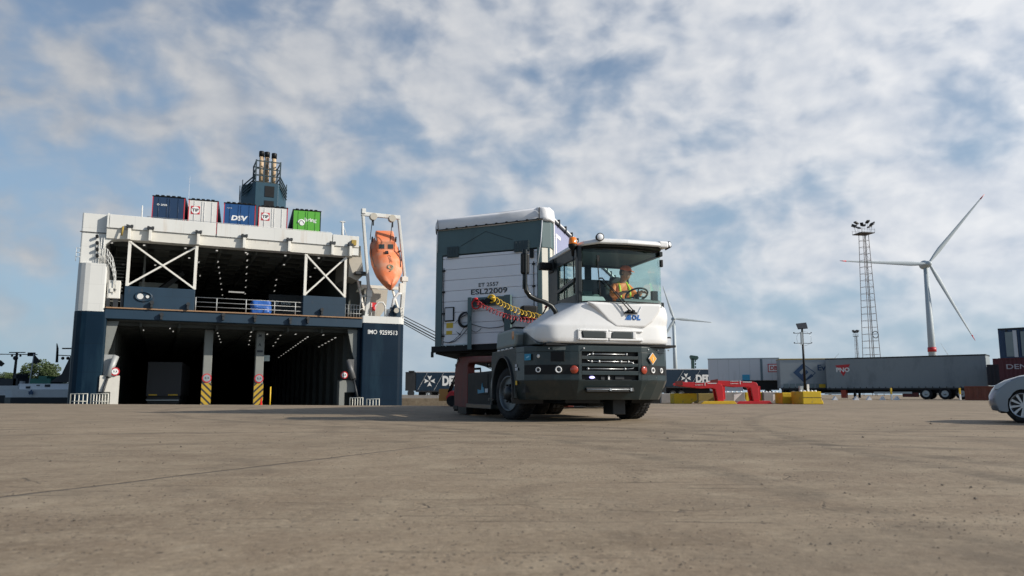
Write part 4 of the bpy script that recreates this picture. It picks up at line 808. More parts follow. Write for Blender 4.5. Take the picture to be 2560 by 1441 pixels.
MB().box(1.3, 1.75, -.1, .5, .1, .85).build('tool_box', paint('orange_red_box', (.4, .05, .02), .5), pno)
MB().box(6.6, 7.9, -.06, .3, .2, .6).build('tool_box', REDOX, pno)
mb = MB(); 
for x_ in (0.6, 2.6, 4.1, 5.4, 6.9): mb.prism([(x_-.16, 0), (x_+.16, 0), (x_, .22)], 'y', -.6, -.35)
chx = []
for px_ in (2087, 2138, 2172, 2206, 2242, 2130):
    pass
for i, px_ in enumerate((2087, 2140, 2172, 2206, 2242)):
    p = at(px_, 998, 60); o = MB().prism([(-.2, 0), (.2, 0), (.02, .30)], 'y', -.15, .15).build('wheel_chock', LGREY); o.location = (p.x, 60, 0)
    tag(o, ['pale wheel chock left of the red tool box under the grey trailer', 'pale wheel chock right of the red tool box under the grey trailer', 'middle pale wheel chock under the left part of the grey trailer side guard', 'pale wheel chock under the middle of the grey trailer side guard', 'pale wheel chock under the right end of the grey trailer side guard'][i], 'wheel chock', 'pale wheel chocks under the grey trailer')
for px_, lab in ((2230, 'yellow and white marker post before the grey trailer side guard'), (2402, 'yellow and white marker post between the grey trailer wheels and the orange container')):
    p = at(px_, 998, 62); t_ = empty('marker_post', (p.x, 62, 0), 0, lab, 'post', 'yellow marker posts by the grey trailer'); MB().box(-.06, .06, 0, .1, .45, .95).build('upper_post', YELLOW, t_); MB().box(-.06, .06, 0, .1, 0, .45).build('lower_post', DECALW, t_)
# trailer lettered E, between the DB one and the PNO one
ea = -12; EF = Frame((26.75, 76.5), ea); GE = paint('curtain_blue_grey', (.30, .335, .355), .5, var=.05, scale=.6, stain=(.2, .23, .24), stain_amt=.4, stain_scale=(1, 1, .3))
et = road_trailer('pale blue-grey curtain trailer with a navy diamond E emblem behind the solar mast', (26.75, 76.5), ea, 6.5, 1.05, 3.95, GE, top=paint('ochre_rail', (.42, .30, .09), .5), depth=2.4, wheels=(1.2, 2.5))
def pxpoly(F, pts, name, m, par, y=-.02):
    return MB().prism([(F.pl(a, b, 'y', 0).x, F.pl(a, b, 'y', 0).z) for a, b in pts], 'y', y, y+.015).build(name, m, par)
pxpoly(EF, [(1983, 932), (2006, 910), (2012, 917), (1998, 931), (2004, 937), (2016, 925), (2021, 931), (2009, 943), (2014, 949), (2028, 935), (2034, 941), (2009, 956)], 'logo', DECALN, et, -.02)
pxpoly(EF, [(2010, 911), (2040, 933), (2014, 953), (2013, 951), (2037, 933), (2009, 913)], 'logo_outline', DECALN, et, -.02)
a_, b2_ = q(EF, 2044, 927), q(EF, 2064, 912); text('Ev', DECALN, et, (a_.x, 0, a_.z), UX, VZ, b2_.x-a_.x, b2_.z-a_.z, bold=.02, lift=.02)
mb = MB(); 
for k in range(9): mb.box(.3+k*.6, .75+k*.6, -.05, 0, 1.08, 1.5)
mb.build('side_board', paint('dull_steel', (.18, .22, .23), .5, .3), et); MB().box(3.6, 4.2, -.06, 0, 1.1, 1.45).build('panel', YELLOW, et)
# DB trailer / container
DBF = Frame((21.0, 82.0), -18); 
db = road_trailer('white box trailer with a red framed DB logo beside the blue-grey curtain trailer', (21.0, 82.0), -18, 7.2, 1.9, 4.22, LGREY, depth=2.4, skirt=False, gear=False, chz=1.0)
x1_ = DBF.pl(1856, 950, 'y', 0).x; MB().box(.1, x1_, -.01, 2.3, .80, 1.9).build('lower_body', LGREY, db)
mb = MB(); [mb.box(DBF.pl(px_, 930, 'y', 0).x-.015, DBF.pl(px_, 930, 'y', 0).x+.015, -.012, 0, 1.95, 4.1) for px_ in (1795, 1822, 1849, 1875, 1930)]; mb.build('panel_joint', STEEL, db)
xx = DBF.pl(1904, 930, 'y', 0).x; MB().box(xx-.12, xx+.12, -.02, 0, 1.9, 4.15).build('door_post', paint('post_blue_grey', (.12, .17, .2), .5), db)
a_, b2_ = q(DBF, 1920, 931), q(DBF, 1948, 910); w_, h_ = b2_.x-a_.x, b2_.z-a_.z
lg = MB().box(a_.x, b2_.x, -.02, 0, a_.z, b2_.z).build('logo', DECALR, db, bevel=.08); MB().box(a_.x+.09, b2_.x-.09, -.03, -.01, a_.z+.09, b2_.z-.09).build('logo_face', DECALW, lg, bevel=.05)
text('DB', DECALR, lg, (a_.x+w_*.2, -.035, a_.z+h_*.24), UX, VZ, w_*.6, h_*.52, bold=.03)
a_ = q(DBF, 1802, 951); text('ALOG', DECALR, db, (a_.x, -.02, a_.z), UX, VZ, 1.9, .42, bold=.02) if False else None
mb = MB(); p = q(DBF, 1856, 948); mb.box(p.x, p.x+.75, -.1, .4, 1.9, 2.5); mb.build('blue_cover', paint('cyan_box', (.03, .30, .50), .4), db)
mb = MB(); mb.box(p.x+.1, 7.1, .3, 2, .9, 1.9); [mb.cyl((x_, .1, .5), (x_, .4, .5), .48, n=18) for x_ in (4.8, 6.0)]; mb.build('underframe', BLACK, db)
# navy trailers with white cross emblem and DF...
def navy(px0, px1, ptop, pbot, Y, cx, tx0, ty0, tx1, ty1, s_, label, wheels=True, ang=0):
    o = at(px0, ptop, Y); F = Frame((o.x, Y), ang); L_ = F.pl(px1, ptop, 'y', 0).x; zt = o.z; zb = at(px0, pbot, Y).z
    t_ = road_trailer(label, (o.x, Y), ang, L_, zb, zt, DKBLUE, depth=2.5, wheels=(L_*.15, L_*.3), r=.45, top=LGREY, chz=.3)
    c_ = F.pl(cx[0], cx[1], 'y', 0); star(c_.x, c_.z, cx[2]/FPX*Y, -.03).build('emblem', DECALW, t_)
    a_, b_ = F.pl(tx0, ty0, 'y', 0), F.pl(tx1, ty1, 'y', 0); text(s_, DECALW, t_, (a_.x, -.01, a_.z), UX, VZ, b_.x-a_.x, b_.z-a_.z, bold=.05, lift=.02)
    mb = MB()
    for dx in (-18, 23):
        p0 = F.pl(cx[0]+dx+12, ptop+3, 'y', 0); p1 = F.pl(cx[0]+dx-12, pbot-2, 'y', 0); mb.beam((p0.x, -.02, p0.z), (p1.x, -.02, p1.z), .05, .02)
    mb.build('stripe', DECALW, t_); return t_, F
nv, NF = navy(1040, 1250, 930, 978, 95, (1074, 953, 13.5), 1106, 965, 1150, 940, 'DFD', 'navy curtain trailer with a white cross emblem and letters seen left of the tractor')
mb = MB(); mb.box(-1.3, -.05, 0, 2.4, .9, 3.2); mb.box(-.9, -.2, -.1, .2, 3.2, 3.35); mb.cyl((-.6, -.05, .6), (-.6, .3, .6), .42, n=16); mb.build('headboard', DSTEEL, nv)
mb = MB(); mb.box(-1.8, 12, -1.5, 3.0, -.02, .35); o = mb.build('loading_platform', CONC); o.location = (nv.location.x-1, 93.5, 0); tag(o, 'low concrete edge under the navy trailer left of the tractor', 'kerb')
nv2, NF2 = navy(1660, 1795, 923, 968, 95, (1715, 946, 12), 1740, 957, 1790, 937, 'DFDS', 'navy curtain trailer with a white cross emblem behind the red goosenecks')
# red fork machine partly behind the tractor
rm = empty('forklift', (at(1100, 1000, 27).x, 27, 0), 0, 'red forklift with a black guard partly hidden behind the tractor rear', 'forklift')
mb = MB(); mb.prism([(.25, .12), (.2, .34), (.32, .52), (.42, .56), (.9, .50), (1.6, .46), (1.6, .1), (.8, .06)], 'y', 0, 1.0); mb.build('counterweight', RED, rm, bevel=.05)
MB().cyl((.42, -.05, .2), (.42, .2, .2), .19, n=20).build('tyre', RUBBER, rm); MB().cyl((1.3, -.05, .2), (1.3, .2, .2), .22, n=20).build('tyre', RUBBER, rm)
mb = MB(); mb.tube([(.28, .1, .5), (.62, .1, 1.3), (1.4, .1, 1.35), (1.5, .1, .5)], .035, 6); mb.tube([(.28, .9, .5), (.62, .9, 1.3), (1.4, .9, 1.35)], .035, 6); mb.build('overhead_guard', BLACK, rm)
mb = MB(); mb.box(-.05, .28, .1, .5, .2, .62); mb.build('fuel_tank', paint('tank_orange', (.55, .25, .06), .5), rm)

# red goosenecks standing on the yard
GY = 35.0
def gooseneck(px0, label, sy=0, s=1.0, foot=RED):
    p = at(px0, 957, GY); t_ = empty('gooseneck', (p.x, GY, 0), R(-4), label, 'gooseneck', 'red goosenecks standing on the yard')
    k = .94
    pr = [(0, .92), (.02, 1.02), (.35, 1.08), (2.0, 1.02), (2.18, .98), (2.26, .86), (2.30, .10), (2.02, .10), (1.92, .72), (1.8, .78), (1.25, .76), (.5, .84)]
    for yy in (0.0, .72): MB().prism([(a*k, b_*k+sy) for a, b_ in pr], 'y', yy, yy+.13).build('side_beam', RED, t_, bevel=.015)
    mb = MB(); mb.box(.4, 1.9, .13, .72, .84+sy, .96+sy); mb.box(2.05, 2.25, .13, .72, .2, .8); mb.build('cross_plate', RED, t_)
    mb = MB(); mb.prism([(0, .86+sy), (0, 1.03+sy), (.34, 1.09+sy), (.34, .86+sy)], 'y', -.012, .0); mb.build('dark_nose', REDOX, t_)
    mb = MB(); mb.prism([(1.1, .0), (1.25, .12), (2.6, .14), (2.72, 0)], 'y', -.1, .95); mb.build('foot', foot, t_, bevel=.01)
    mb = MB(); mb.box(1.45, 1.85, -.012, 0, .93+sy, .965+sy); 
    mb.box(1.32, 1.35, -.012, 0, .84+sy, 1.03+sy); mb.build('white_mark', DECALW, t_)
    text('MAX LOAD', DECALW, t_, (.9, -.01, .965+sy), UX, VZ, .36, .03, 'small_lettering', .01) if False else None
    mb = MB()
    for zz in (.86, .97): [mb.box(.9+i*.06, .94+i*.06, -.012, 0, zz+sy, zz+.03+sy) for i in range(6)]
    mb.build('small_mark', DECALW, t_)
    return t_
gooseneck(1688, 'red gooseneck on a yellow foot, the left one of the pair behind the tractor', -.02, foot=YELLOW)
gooseneck(1776, 'red gooseneck on a red foot, the right one of the pair near the solar mast', .04)
# concrete blocks
def block(px0, px1, ptop, Y, m, label, cut=None, studs=False, d=.9, grooves=False, rz=0, group='concrete blocks along the yard edge'):
    a_ = at(px0, ptop, Y); b_ = at(px1, ptop, Y); L_ = b_.x-a_.x; h = a_.z
    t_ = empty('concrete_block', (a_.x, Y, 0), R(rz), label, 'concrete block', group)
    pr = [(0.02, 0), (0, .04), (0, h), (L_, h), (L_, .16), (L_-.25, .03), (L_-.25, 0)] if cut == 'r' else [(0, 0), (0, h), (L_, h), (L_, .22), (L_+.08, .1), (L_+.08, 0)]
    MB().prism(pr, 'y', 0, d).build('block', m, t_, bevel=.03)
    if studs:
        mb = MB(); [mb.sph((L_*(k+.5)/5, d*.3, h), (.06, .06, .06), 8, 6) for k in range(5)]; mb.build('stud', DECALW, t_)
    if grooves: MB().box(-.004, L_+.004, -.006, .0, h*.5, h*.54).build('groove', DSTEEL, t_)
    return t_
block(1685, 1742, 984, 35.6, YELC, 'yellow concrete block with a sloping foot, leftmost of the row behind the tractor', 'r')
block(2006, 2053, 979, 33.8, YELC, 'bright yellow two-course concrete block at the foot of the solar mast', None, True, 1.4, True)
block(1955, 2004, 982, 35.3, YELC, 'shaded yellow concrete block left of the solar mast block', None, False, 1.0)
block(1745, 1800, 984, 37.2, paint('grey_yellow', (.22, .17, .05), .85, var=.2, bump=.3, bscale=15), 'dull yellow concrete block behind the left gooseneck leg')
block(1805, 1862, 981, 37.0, CONC, 'grey concrete block with white studs between the two goosenecks', None, True)
block(1864, 1905, 981, 37.2, YELC, 'yellow concrete block behind the right gooseneck leg')
block(1908, 1950, 981, 37.0, CONC, 'grey concrete block with white studs right of the right gooseneck', None, True)
block(1652, 1682, 984, 37.3, CONC, 'plain grey concrete block at the left end of the row beside the tractor')
for px_, lab in ((1834, 'white triangular marker on the grey block between the goosenecks'), (1931, 'white triangular marker on the grey block left of the solar mast')):
    p = at(px_, 982, 36.6); o = MB().prism([(0, .42), (.38, .48), (.0, .12), (-.02, .05)], 'y', -.03, .03).build('corner_marker', DECALW); o.location = (p.x, 36.55, .0); tag(o, lab, 'marker', 'white triangular markers on the blocks')
# solar powered mast
sm = empty('solar_mast', (at(2013, 975, 34.4).x, 34.4, 0), 0, 'dark solar panel mast with antennas standing on the yellow blocks', 'solar mast')
zt = at(2008, 820, 34.4).z; dxm = at(2005, 820, 34.4).x-at(2013, 975, 34.4).x
MB().tube([(0, 0, .5), (dxm, 0, zt)], [.06, .045], 8).build('mast', BLACK, sm)
P4 = [at(px_, py_, 34.4)-Vector(sm.location) for px_, py_ in ((1988, 824), (2012, 822), (2026, 804), (2000, 807))]
vv = [Vector((p.x, yy, p.z)) for p, yy in zip(P4, (-.35, -.35, .5, .5))]; mb = MB(); mb.loft([vv, [v+Vector((0, .02, -.03)) for v in vv]]); mb.build('solar_panel', paint('solar_cell', (.008, .010, .014), .5, spec=.2), sm)
mb = MB(); z1_, z2_ = at(2008, 834, 34.4).z, at(2008, 859, 34.4).z
xw = dxm*.85
for z_ in (z1_, z2_): mb.tube([(xw-.40, -.06, z_+.02), (xw-.36, -.05, z_), (xw-.1, -.05, z_+.01), (xw+.34, -.05, z_-.01), (xw+.38, -.06, z_+.03)], .013, 5); mb.sph((xw-.40, -.06, z_+.02), .035, 6, 4); mb.sph((xw+.38, -.06, z_+.03), .03, 6, 4)
mb.build('bracket_arm', DSTEEL, sm); MB().box(xw-.1, xw-.02, -.1, .0, z2_-.05, z1_+.05).build('antenna', STEEL, sm)
mb = MB(); mb.torus((xw+.1, .1, (z1_+z2_)/2), (0, 1, 0), .33, .006, 20, 4); mb.build('wire_loop', STEEL, sm)
MB().box(.05, .15, -.1, .1, .52, .88).build('control_box', DECALW, sm); MB().box(-.25, -.12, -.1, .1, .52, .8).build('control_box', STEEL, sm)
# containers at the right
CR = paint('container_maroon', (.085, .010, .018), .5, var=.12, scale=1); CB = paint('container_blue', (.02, .05, .11), .5, var=.1)
def corr_box(name, label, cat, px0, L_, ptop, pbot, Y, m, ang=0, group='containers stacked at the right edge', d=2.5, ridge=.3, z=None, pitch=.28):
    a_ = at(px0, ptop, Y); zb = at(px0, pbot, Y).z; zt_ = a_.z; t_ = empty(name, (a_.x, Y, 0), R(ang), label, cat, group); mb = MB()
    pts = []; x = .12
    while x < L_-.12-pitch: pts += [(x, 0), (x+pitch*.32, 0), (x+pitch*.5, .04), (x+pitch*.82, .04)]; x += pitch
    poly = [(0.1, d)]+[(0.1, 0)]+pts+[(L_-.1, 0), (L_-.1, d)]
    mb.prism(poly, 'z', zb+.12, zt_-.1); mb.build('side_panel', m, t_)
    mb = MB(); 
    for x0 in (0, L_-.14): mb.box(x0, x0+.14, -.02, .12, zb, zt_); mb.box(x0, x0+.14, d-.12, d+.02, zb, zt_)
    mb.box(.14, L_-.14, -.02, .08, zb, zb+.13); mb.box(.14, L_-.14, -.02, .08, zt_-.1, zt_); mb.box(.0, .1, .12, d-.12, zb, zt_)
    mb.build('frame', m, t_, bevel=.01); return t_, zb, zt_
t_, zb, zt_ = corr_box('shipping_container', 'dark maroon container with pale letters DEN H under the blue-framed one', 'container', 2495, 12, 896, 951, 58, CR, -44)
a_ = Frame((t_.location.x, 58), -44).pl(2517, 925, 'y', 0); text('DEN H', paint('pale_letters', (.45, .42, .45), .5), t_, (a_.x, -.03, a_.z+.05), UX, VZ, 2.0, .36, bold=.01)
t_, zb, zt_ = corr_box('shipping_container', 'blue-framed container with pale grey side boards on the maroon container', 'container', 2494, 12, 822, 896, 58, CB, -44)
mb = MB(); mb2 = MB()
for k in range(8): mb.box(.45+k*1.0, .95+k*1.0, -.05, -.01, zb+.1, zt_-.3); mb2.box(.95+k*1.0, 1.2+k*1.0, -.07, -.03, zb+.05, zt_-.2)
mb.build('side_board', paint('board_grey_green', (.22, .27, .28), .5), t_); mb2.build('post', LGREY, t_)
mb = MB(); mb.box(.0, 9, -.03, .2, zt_-.12, zt_); [mb.box(.5+k, .58+k, -.05, .1, zt_-.3, zt_) for k in range(8)]; mb.build('top_bar', DSTEEL, t_)
corr_box('shipping_container', 'dark container end between the grey trailer and the maroon container', 'container', 2466, 3.6, 912, 964, 64, paint('container_navy_dark', (.008, .010, .02), .5), -38)
corr_box('shipping_container', 'small maroon container top seen behind the dark one at the right', 'container', 2481, 2.0, 897, 925, 72, CR, -38)
corr_box('shipping_container', 'low black container under the maroon container at the right edge', 'container', 2498, 12, 951, 990, 58.5, BLACK, -44)
t_, zb, zt_ = corr_box('skip_container', 'rusty orange-red low container right of the grey trailer wheels', 'container', 2410, 3.6, 966, 1001, 58, paint('skip_orange', (.22, .06, .03), .6, var=.2, scale=2, stain=(.12, .04, .03), stain_amt=.6, stain_scale=(2, 2, 1)), -34, pitch=.5)
# lattice light masts
def lattice(name, px_, Y, ptop, w0, w1, label, n=20, r=.14, lamps=True):
    x = at(px_, 895, Y).x; H = at(px_, ptop, Y).z; t_ = empty(name, (x, Y, 0), R(12), label, 'light mast', 'lattice light masts'); mb = MB()
    def W(z): return w0+(w1-w0)*z/H
    for sx in (-1, 1):
        for sy in (-1, 1): mb.beam((sx*w0, sy*w0, 0), (sx*w1, sy*w1, H), r*1.3)
    mb.build('leg', paint('mast_red_grey', (.085, .065, .065), .5), t_) if 'mast_red_grey' not in MATS else mb.build('leg', MATS['mast_red_grey'], t_)
    mb = MB()
    for k in range(n+1):
        z = H*k/n; w = W(z); [mb.beam(a, b_, r*.8) for a, b_ in (((-w, -w, z), (w, -w, z)), ((w, -w, z), (w, w, z)), ((w, w, z), (-w, w, z)), ((-w, w, z), (-w, -w, z)))]
        if k < n and k % 1 == 0 and k > n*.55:
            z2 = H*(k+1)/n; w2 = W(z2); s_ = 1 if k % 2 else -1; mb.beam((-s_*w, -w, z), (s_*w2, -w2, z2), r*.45)
    mb.build('lattice', MATS['mast_red_grey'], t_)
    mb = MB(); mb.beam((-.2*w0, -w0*.95, 0), (-.1*w1, -w1*.95, H), r*1.6); mb.build('ladder', DSTEEL, t_)
    mb = MB(); w = w1*2.35; mb.box(-w, w, -w, w, H, H+.35*r/.14); [mb.beam((sx*w, sy*w, H), (sx*w, sy*w, H+2*r/.14), r*.6) for sx in (-1, 1) for sy in (-1, 1)]; mb.beam((-w, -w, H+1.6*r/.14), (w, -w, H+1.6*r/.14), r*.5); mb.beam((-w, w, H+1.6*r/.14), (w, w, H+1.6*r/.14), r*.5); mb.build('platform', DSTEEL, t_)
    if lamps:
        for a in range(10):
            an = R(36*a+10); rr = w*1.2; c_ = Vector((math.cos(an)*rr, math.sin(an)*rr, H+(2.6+.7*(a % 2))*r/.10)); mb = MB(); mb.obox(c_, (1.5*r/.11, 1.0*r/.11, .45*r/.11), Matrix.Rotation(an, 3, 'Z') @ Matrix.Rotation(R(-25), 3, 'Y')); mb.beam(c_, (c_.x*.8, c_.y*.8, H+.3), r*.6); mb.build('floodlight', DSTEEL, t_, bevel=.1)
    return t_, H, W
lm, H_, W_ = lattice('light_mast', 2179, 230, 586, 1.95, .95, 'tall lattice light mast with a ring of floodlights beside the big wind turbine', 24, .10)
mb = MB(); mb.torus((.5, -1.75, H_*.37), (0, 1, 0), 1.0, .13, 16, 5); mb.build('ring', DSTEEL, lm)
lattice('light_mast', 2143, 520, 842, 1.3, .55, 'small distant lattice light mast left of the tall one', 14, .12)
cr_ = empty('yard_crane', (at(1733, 920, 120).x, 120, 0), 0, 'dark green crane head rising behind the navy trailer right of the tractor', 'crane')
mb = MB(); mb.box(-.25, .15, -.3, .3, 0, 6.0); [mb.box(.3, .45, -.1, .1, z_, z_+.35) for z_ in (4.5, 5.0, 5.5)]; mb.build('column', paint('crane_green', (.015, .05, .045), .5), cr_)
mb = MB(); mb.prism([(-.5, 6.3), (-.35, 6.55), (.7, 6.4), (.85, 6.1), (.6, 5.8), (-.3, 5.85)], 'y', -.3, .3); mb.build('head', MATS['crane_green'], cr_)
# wind turbines
TW = paint('turbine_white', (.44, .49, .51), .55, var=.02)
def turbine(name, px_hub, py_hub, pxb, Y, tips, label, rt=1.0, bands=True, r0=3.1, r1=1.75, hidden_tower=False, blade_w=2.0, group='wind turbines'):
    hub = at(px_hub, py_hub, Y); bx = at(pxb, 890, Y).x; t_ = empty(name, (bx, Y, 0), 0, label, 'wind turbine', group); dx = hub.x-bx
    bx0 = 0; H = hub.z
    MB().loft([MB.ringp((0, 0, 0), (0, 0, 1), r0, 28), MB.ringp((dx*1.0, 0, H-1.5), (0, 0, 1), r1, 28)], smooth=True).build('tower', TW, t_)
    if bands:
        za, zb_ = at(pxb, 880, Y).z, at(pxb, 869, Y).z; f = lambda z: dx*z/H
        MB().loft([MB.ringp((f(za), 0, za), (0, 0, 1), r0+.0, 28), MB.ringp((f(zb_), 0, zb_), (0, 0, 1), r0+.0, 28)], smooth=True).build('red_band', DECALR, t_)
    c_ = Vector((dx, -4.5*rt, H)); mb = MB(); mb.sph((dx, 1.5*rt, H), (3.6*rt, 5.2*rt, 3.6*rt), 20, 12); mb.build('nacelle', TW, t_)
    MB().sph(c_, (2.2*rt, 2.6*rt, 2.2*rt), 18, 10).build('hub', TW, t_)
    for tx_, ty_ in tips:
        tp = at(tx_, ty_, Y)-Vector((bx, Y, 0)); d = Vector((tp.x-dx, 0, tp.z-H)); L_ = d.length; d.normalize(); s_ = Vector((-d.z, 0, d.x)); rings = []
        for f_, w_, th in ((.0, .9, .9), (.04, .9, .85), (.10, 1.35, .6), (.2, 1.75, .42), (.4, 1.35, .3), (.7, .85, .18), (.93, .5, .1), (1.0, .12, .04)):
            p = c_+d*(L_*f_) + s_*(w_*.25*rt*blade_w/2); rings.append([p+s_*(math.cos(R(a))*w_*rt*blade_w/2)+Vector((0, 1, 0))*(math.sin(R(a))*th*rt*1.3)+Vector((0, -1, 0))*(L_*.03*f_*f_) for a in range(0, 360, 30)])
        b_ = MB().loft(rings, smooth=True).build('blade', TW, t_)
        if bands:
            rings2 = [[v for v in r_] for r_ in rings[-2:]]; mid = [rings[-2][i].lerp(rings[-1][i], 0) for i in range(12)]
            cen = lambda rr: sum(rr, Vector())/len(rr)
            rr2 = [[cen(r_)+(v-cen(r_))*1.15 for v in r_] for r_ in rings2]; rr2[1] = [v+d*.3 for v in rr2[1]]
            MB().loft(rr2, smooth=True).build('red_tip', DECALR, b_)
    return t_
turbine('wind_turbine', 2314, 662, 2331, 590, [(2448, 492), (2091, 656), (2425, 853)], 'large wind turbine with red blade tips and a red band on its tower')
turbine('wind_turbine', 1684, 798, 1688, 1100, [(1655, 716), (1779, 808), (1645, 868)], 'distant wind turbine seen beside the tractor cab', .9, False, 3.4, 2.2, blade_w=2.6)
def far_turbine(px_, py_, tips, Y, label):
    turbine('wind_turbine', px_, py_, px_+2, Y, tips, label, .7, False, 3, 2, blade_w=1.6)
far_turbine(2386, 915, [(2348, 858), (2440, 900), (2380, 980)], 1500, 'far wind turbine with one blade rising behind the right end of the grey trailer')
far_turbine(2068, 915, [(2097, 883), (2030, 905), (2075, 950)], 1600, 'far wind turbine with one blade tip rising behind the left end of the grey trailer')

# ---------------------------------------------------------------- silver car at the right edge
CARP = paint('silver_car_paint', (.21, .245, .285), .30, .45, var=.02, coat=.7)
K_ = .84; CA = R(-46); cw = at(2557, 1015, 11.45)
car = empty('parked_car', (cw.x-.60*K_*math.cos(CA), cw.y-.60*K_*math.sin(CA), 0), CA, 'silver car at the right picture edge, only its nose and front wheel in view', 'car')
def arc(cx, r, a0, a1, n=12): return [(cx+r*math.cos(R(a0+(a1-a0)*i/n)), .30+r*math.sin(R(a0+(a1-a0)*i/n))) for i in range(n+1)]
side = [(.03, .22), (-.02, .34), (-.01, .48), (.05, .60), (.12, .68), (.28, .77), (.55, .85), (.95, .91), (1.35, .95), (3.5, 1.0), (3.8, .95), (3.9, .6), (3.85, .3), (3.6, .22)] + arc(3.05, .36, -12, 192) + [(2.6, .18), (1.05, .18)] + arc(.60, .355, -15, 195) + [(.2, .19)]
def ringside(y, k, dz=0.0):
    return [((p[0]*K_)+k*max(0, .6-p[0])*1.5, y, (p[1]*K_)-k*.25*(p[1] > .5)) for p in side]
MB().loft([ringside(0, .20), ringside(.015, .15), ringside(.06, .09), ringside(.16, .04), ringside(.32, .01), ringside(.72, -.02), ringside(1.12, .01), ringside(1.28, .04), ringside(1.38, .09), ringside(1.425, .15), ringside(1.44, .2)], smooth=True).build('body', CARP, car)
gh = [(1.25, .93), (1.85, 1.36), (2.3, 1.46), (3.2, 1.45), (3.9, 1.15), (4.1, .96)]
MB().loft([[(a*K_, yy, b_*K_) for a, b_ in gh] for yy in (.10, .16)] + [[(a*K_, yy, b_*K_) for a, b_ in gh] for yy in (1.26, 1.33)]).build('greenhouse', CARP, car, bevel=.04)
MB().prism([(1.5*K_, .98*K_), (1.9*K_, 1.3*K_), (2.3*K_, 1.39*K_), (3.1*K_, 1.38*K_), (3.7*K_, 1.12*K_), (3.8*K_, .99*K_)], 'y', .075, .11).build('side_window', GL2, car, bevel=.01)
mt, mr_, ms = MB(), MB(), MB()
for cx in (.60, 3.05):
    for yy, o_ in ((.04, -1), (1.39, 1)):
        wh_ = empty('wheel', (cx*K_, yy, .30*K_+.008)); wh_.parent = car; r = .31*K_
        MB().lathe((0, 0, 0), (0, o_, 0), [(-.17, r*.7), (-.17, r*.96), (-.14, r), (-.03, r), (0, r*.95), (.0, r*.72)], 32, cap=False).build('tyre', RUBBER, wh_)
        mb = MB(); mb.lathe((0, 0, 0), (0, o_, 0), [(-.15, r*.69), (-.01, r*.69), (.004, r*.71), (.004, r*.66), (-.02, r*.64), (-.1, r*.62)], 32); mb.cyl((0, o_*-.02, 0), (0, o_*.0, 0), r*.16, n=16)
        for k in range(10):
            a = R(36*k+8); d = Vector((math.cos(a), 0, math.sin(a))); s_ = Vector((-d.z, 0, d.x)); y0_, y1_ = o_*-.035, o_*-.006
            qd = [d*r*.12-s_*r*.035, d*r*.12+s_*r*.035, d*r*.66+s_*r*.075, d*r*.66-s_*r*.075]; mb.loft([[v+Vector((0, y0_, 0)) for v in qd], [v+Vector((0, y1_, 0)) for v in qd]])
        mb.build('rim', paint('alloy', (.55, .56, .58), .3, .7), wh_)
        MB().cyl((0, o_*-.12, 0), (0, o_*-.05, 0), r*.6, n=24).build('brake_disc', DSTEEL, wh_)
mb = MB(); [mb.cyl((cx*K_, yy, .30*K_), (cx*K_, yy+.35*(1 if yy < .5 else -1), .30*K_), .351*K_, n=28) for cx in (.60, 3.05) for yy in (.27, 1.15)]; mb.build('wheel_arch_liner', BLACK, car)
mb = MB(); mb.prism([(.14, .50), (.16, .56), (.30, .62), (.40, .635), (.30, .56), (.2, .50)], 'y', .005, .06); mb.build('headlight', paint('headlight_lens', (.5, .55, .6), .1, coat=1), car, bevel=.008); 
mb = MB(); mb.prism([(.18, .12), (.0, .72), (.18, 1.32), (.3, 1.32), (.3, .12)], 'z', .14, .165); mb.box(-.03, .02, .4, 1.05, .24, .34); mb.build('lower_grille', BLACK, car, bevel=.02)
mb = MB(); mb.box(.95, .956, -.002, .02, .25, .72); mb.box(1.85, 1.856, -.002, .02, .25, .74); mb.build('door_gap', BLACK, car)
# ---------------------------------------------------------------- the semi-trailer on the tractor
RF = Frame((-.374, 15.9), -19.0)
tl = empty('semi_trailer', (0, 0, 0), 0, 'white and grey-green box trailer coupled to the white terminal tractor, lettered ESL22009 on its front', 'trailer')
XL, XR = -1.33, 1.27; PITCHT = R(-3.0)
MB().box(XL+.03, XR-.03, .06, 13.6, 1.32, 3.98).build('box_body', TGREY, tl, bevel=.03)
mb = MB(); x0, x1 = -1.09, 1.0
for k in range(9):
    z0 = 1.42+k*.235; z1 = min(z0+.229, 3.36); mb.box(x0, x1, -.03, .07, z0, z1)
mb.build('front_panel', TWHITE, tl, bevel=.006)
MB().box(x0-.005, x1+.005, .0, .065, 1.42, 3.37).build('panel_back', DSTEEL, tl)
mb = MB(); mb.prism([(XL, .16), (XL+.10, -.03), (x0-.01, -.05), (x0-.01, .1), (XL, .3)], 'z', 1.4, 3.40); mb.build('corner_post', TGREY, tl, bevel=.01); mb = MB(); mb.prism([(x1+.01, -.05), (XR-.17, -.03), (XR-.15, .1), (x1+.01, .1)], 'z', 1.4, 3.40); mb.build('corner_post', TGREY, tl, bevel=.01)
MB().prism([(XR-.168, -.028), (XR-.02, .10), (XR-.02, .24), (XR-.17, .24)], 'z', 1.4, 3.40).build('corner_post', CREAM, tl, bevel=.005)  # sunlight on the right chamfer of the grey-green post put into a cream colour
mb = MB(); mb.prism([(XL+.0, .16), (XL+.1, -.04), (XR-.16, -.04), (XR-.0, .1), (XR, .3), (XL, .3)], 'z', 3.385, 3.99); mb.build('upper_band', TGREY, tl, bevel=.01)
mb = MB()
for a, b_ in ((-.98, -.72), (.52, .84)):
    mb = MB(); mb.box(a, b_, -.075, -.04, 3.32, 3.56)
    for k in range(4): mb.box(a+.03+k*(b_-a-.06)/3.2, a+.05+k*(b_-a-.06)/3.2, -.085, -.07, 3.34, 3.54)
    mb.build('hinge_plate', paint('dark_teal_steel', (.035, .055, .06), .5), tl, bevel=.005)
mb = MB()
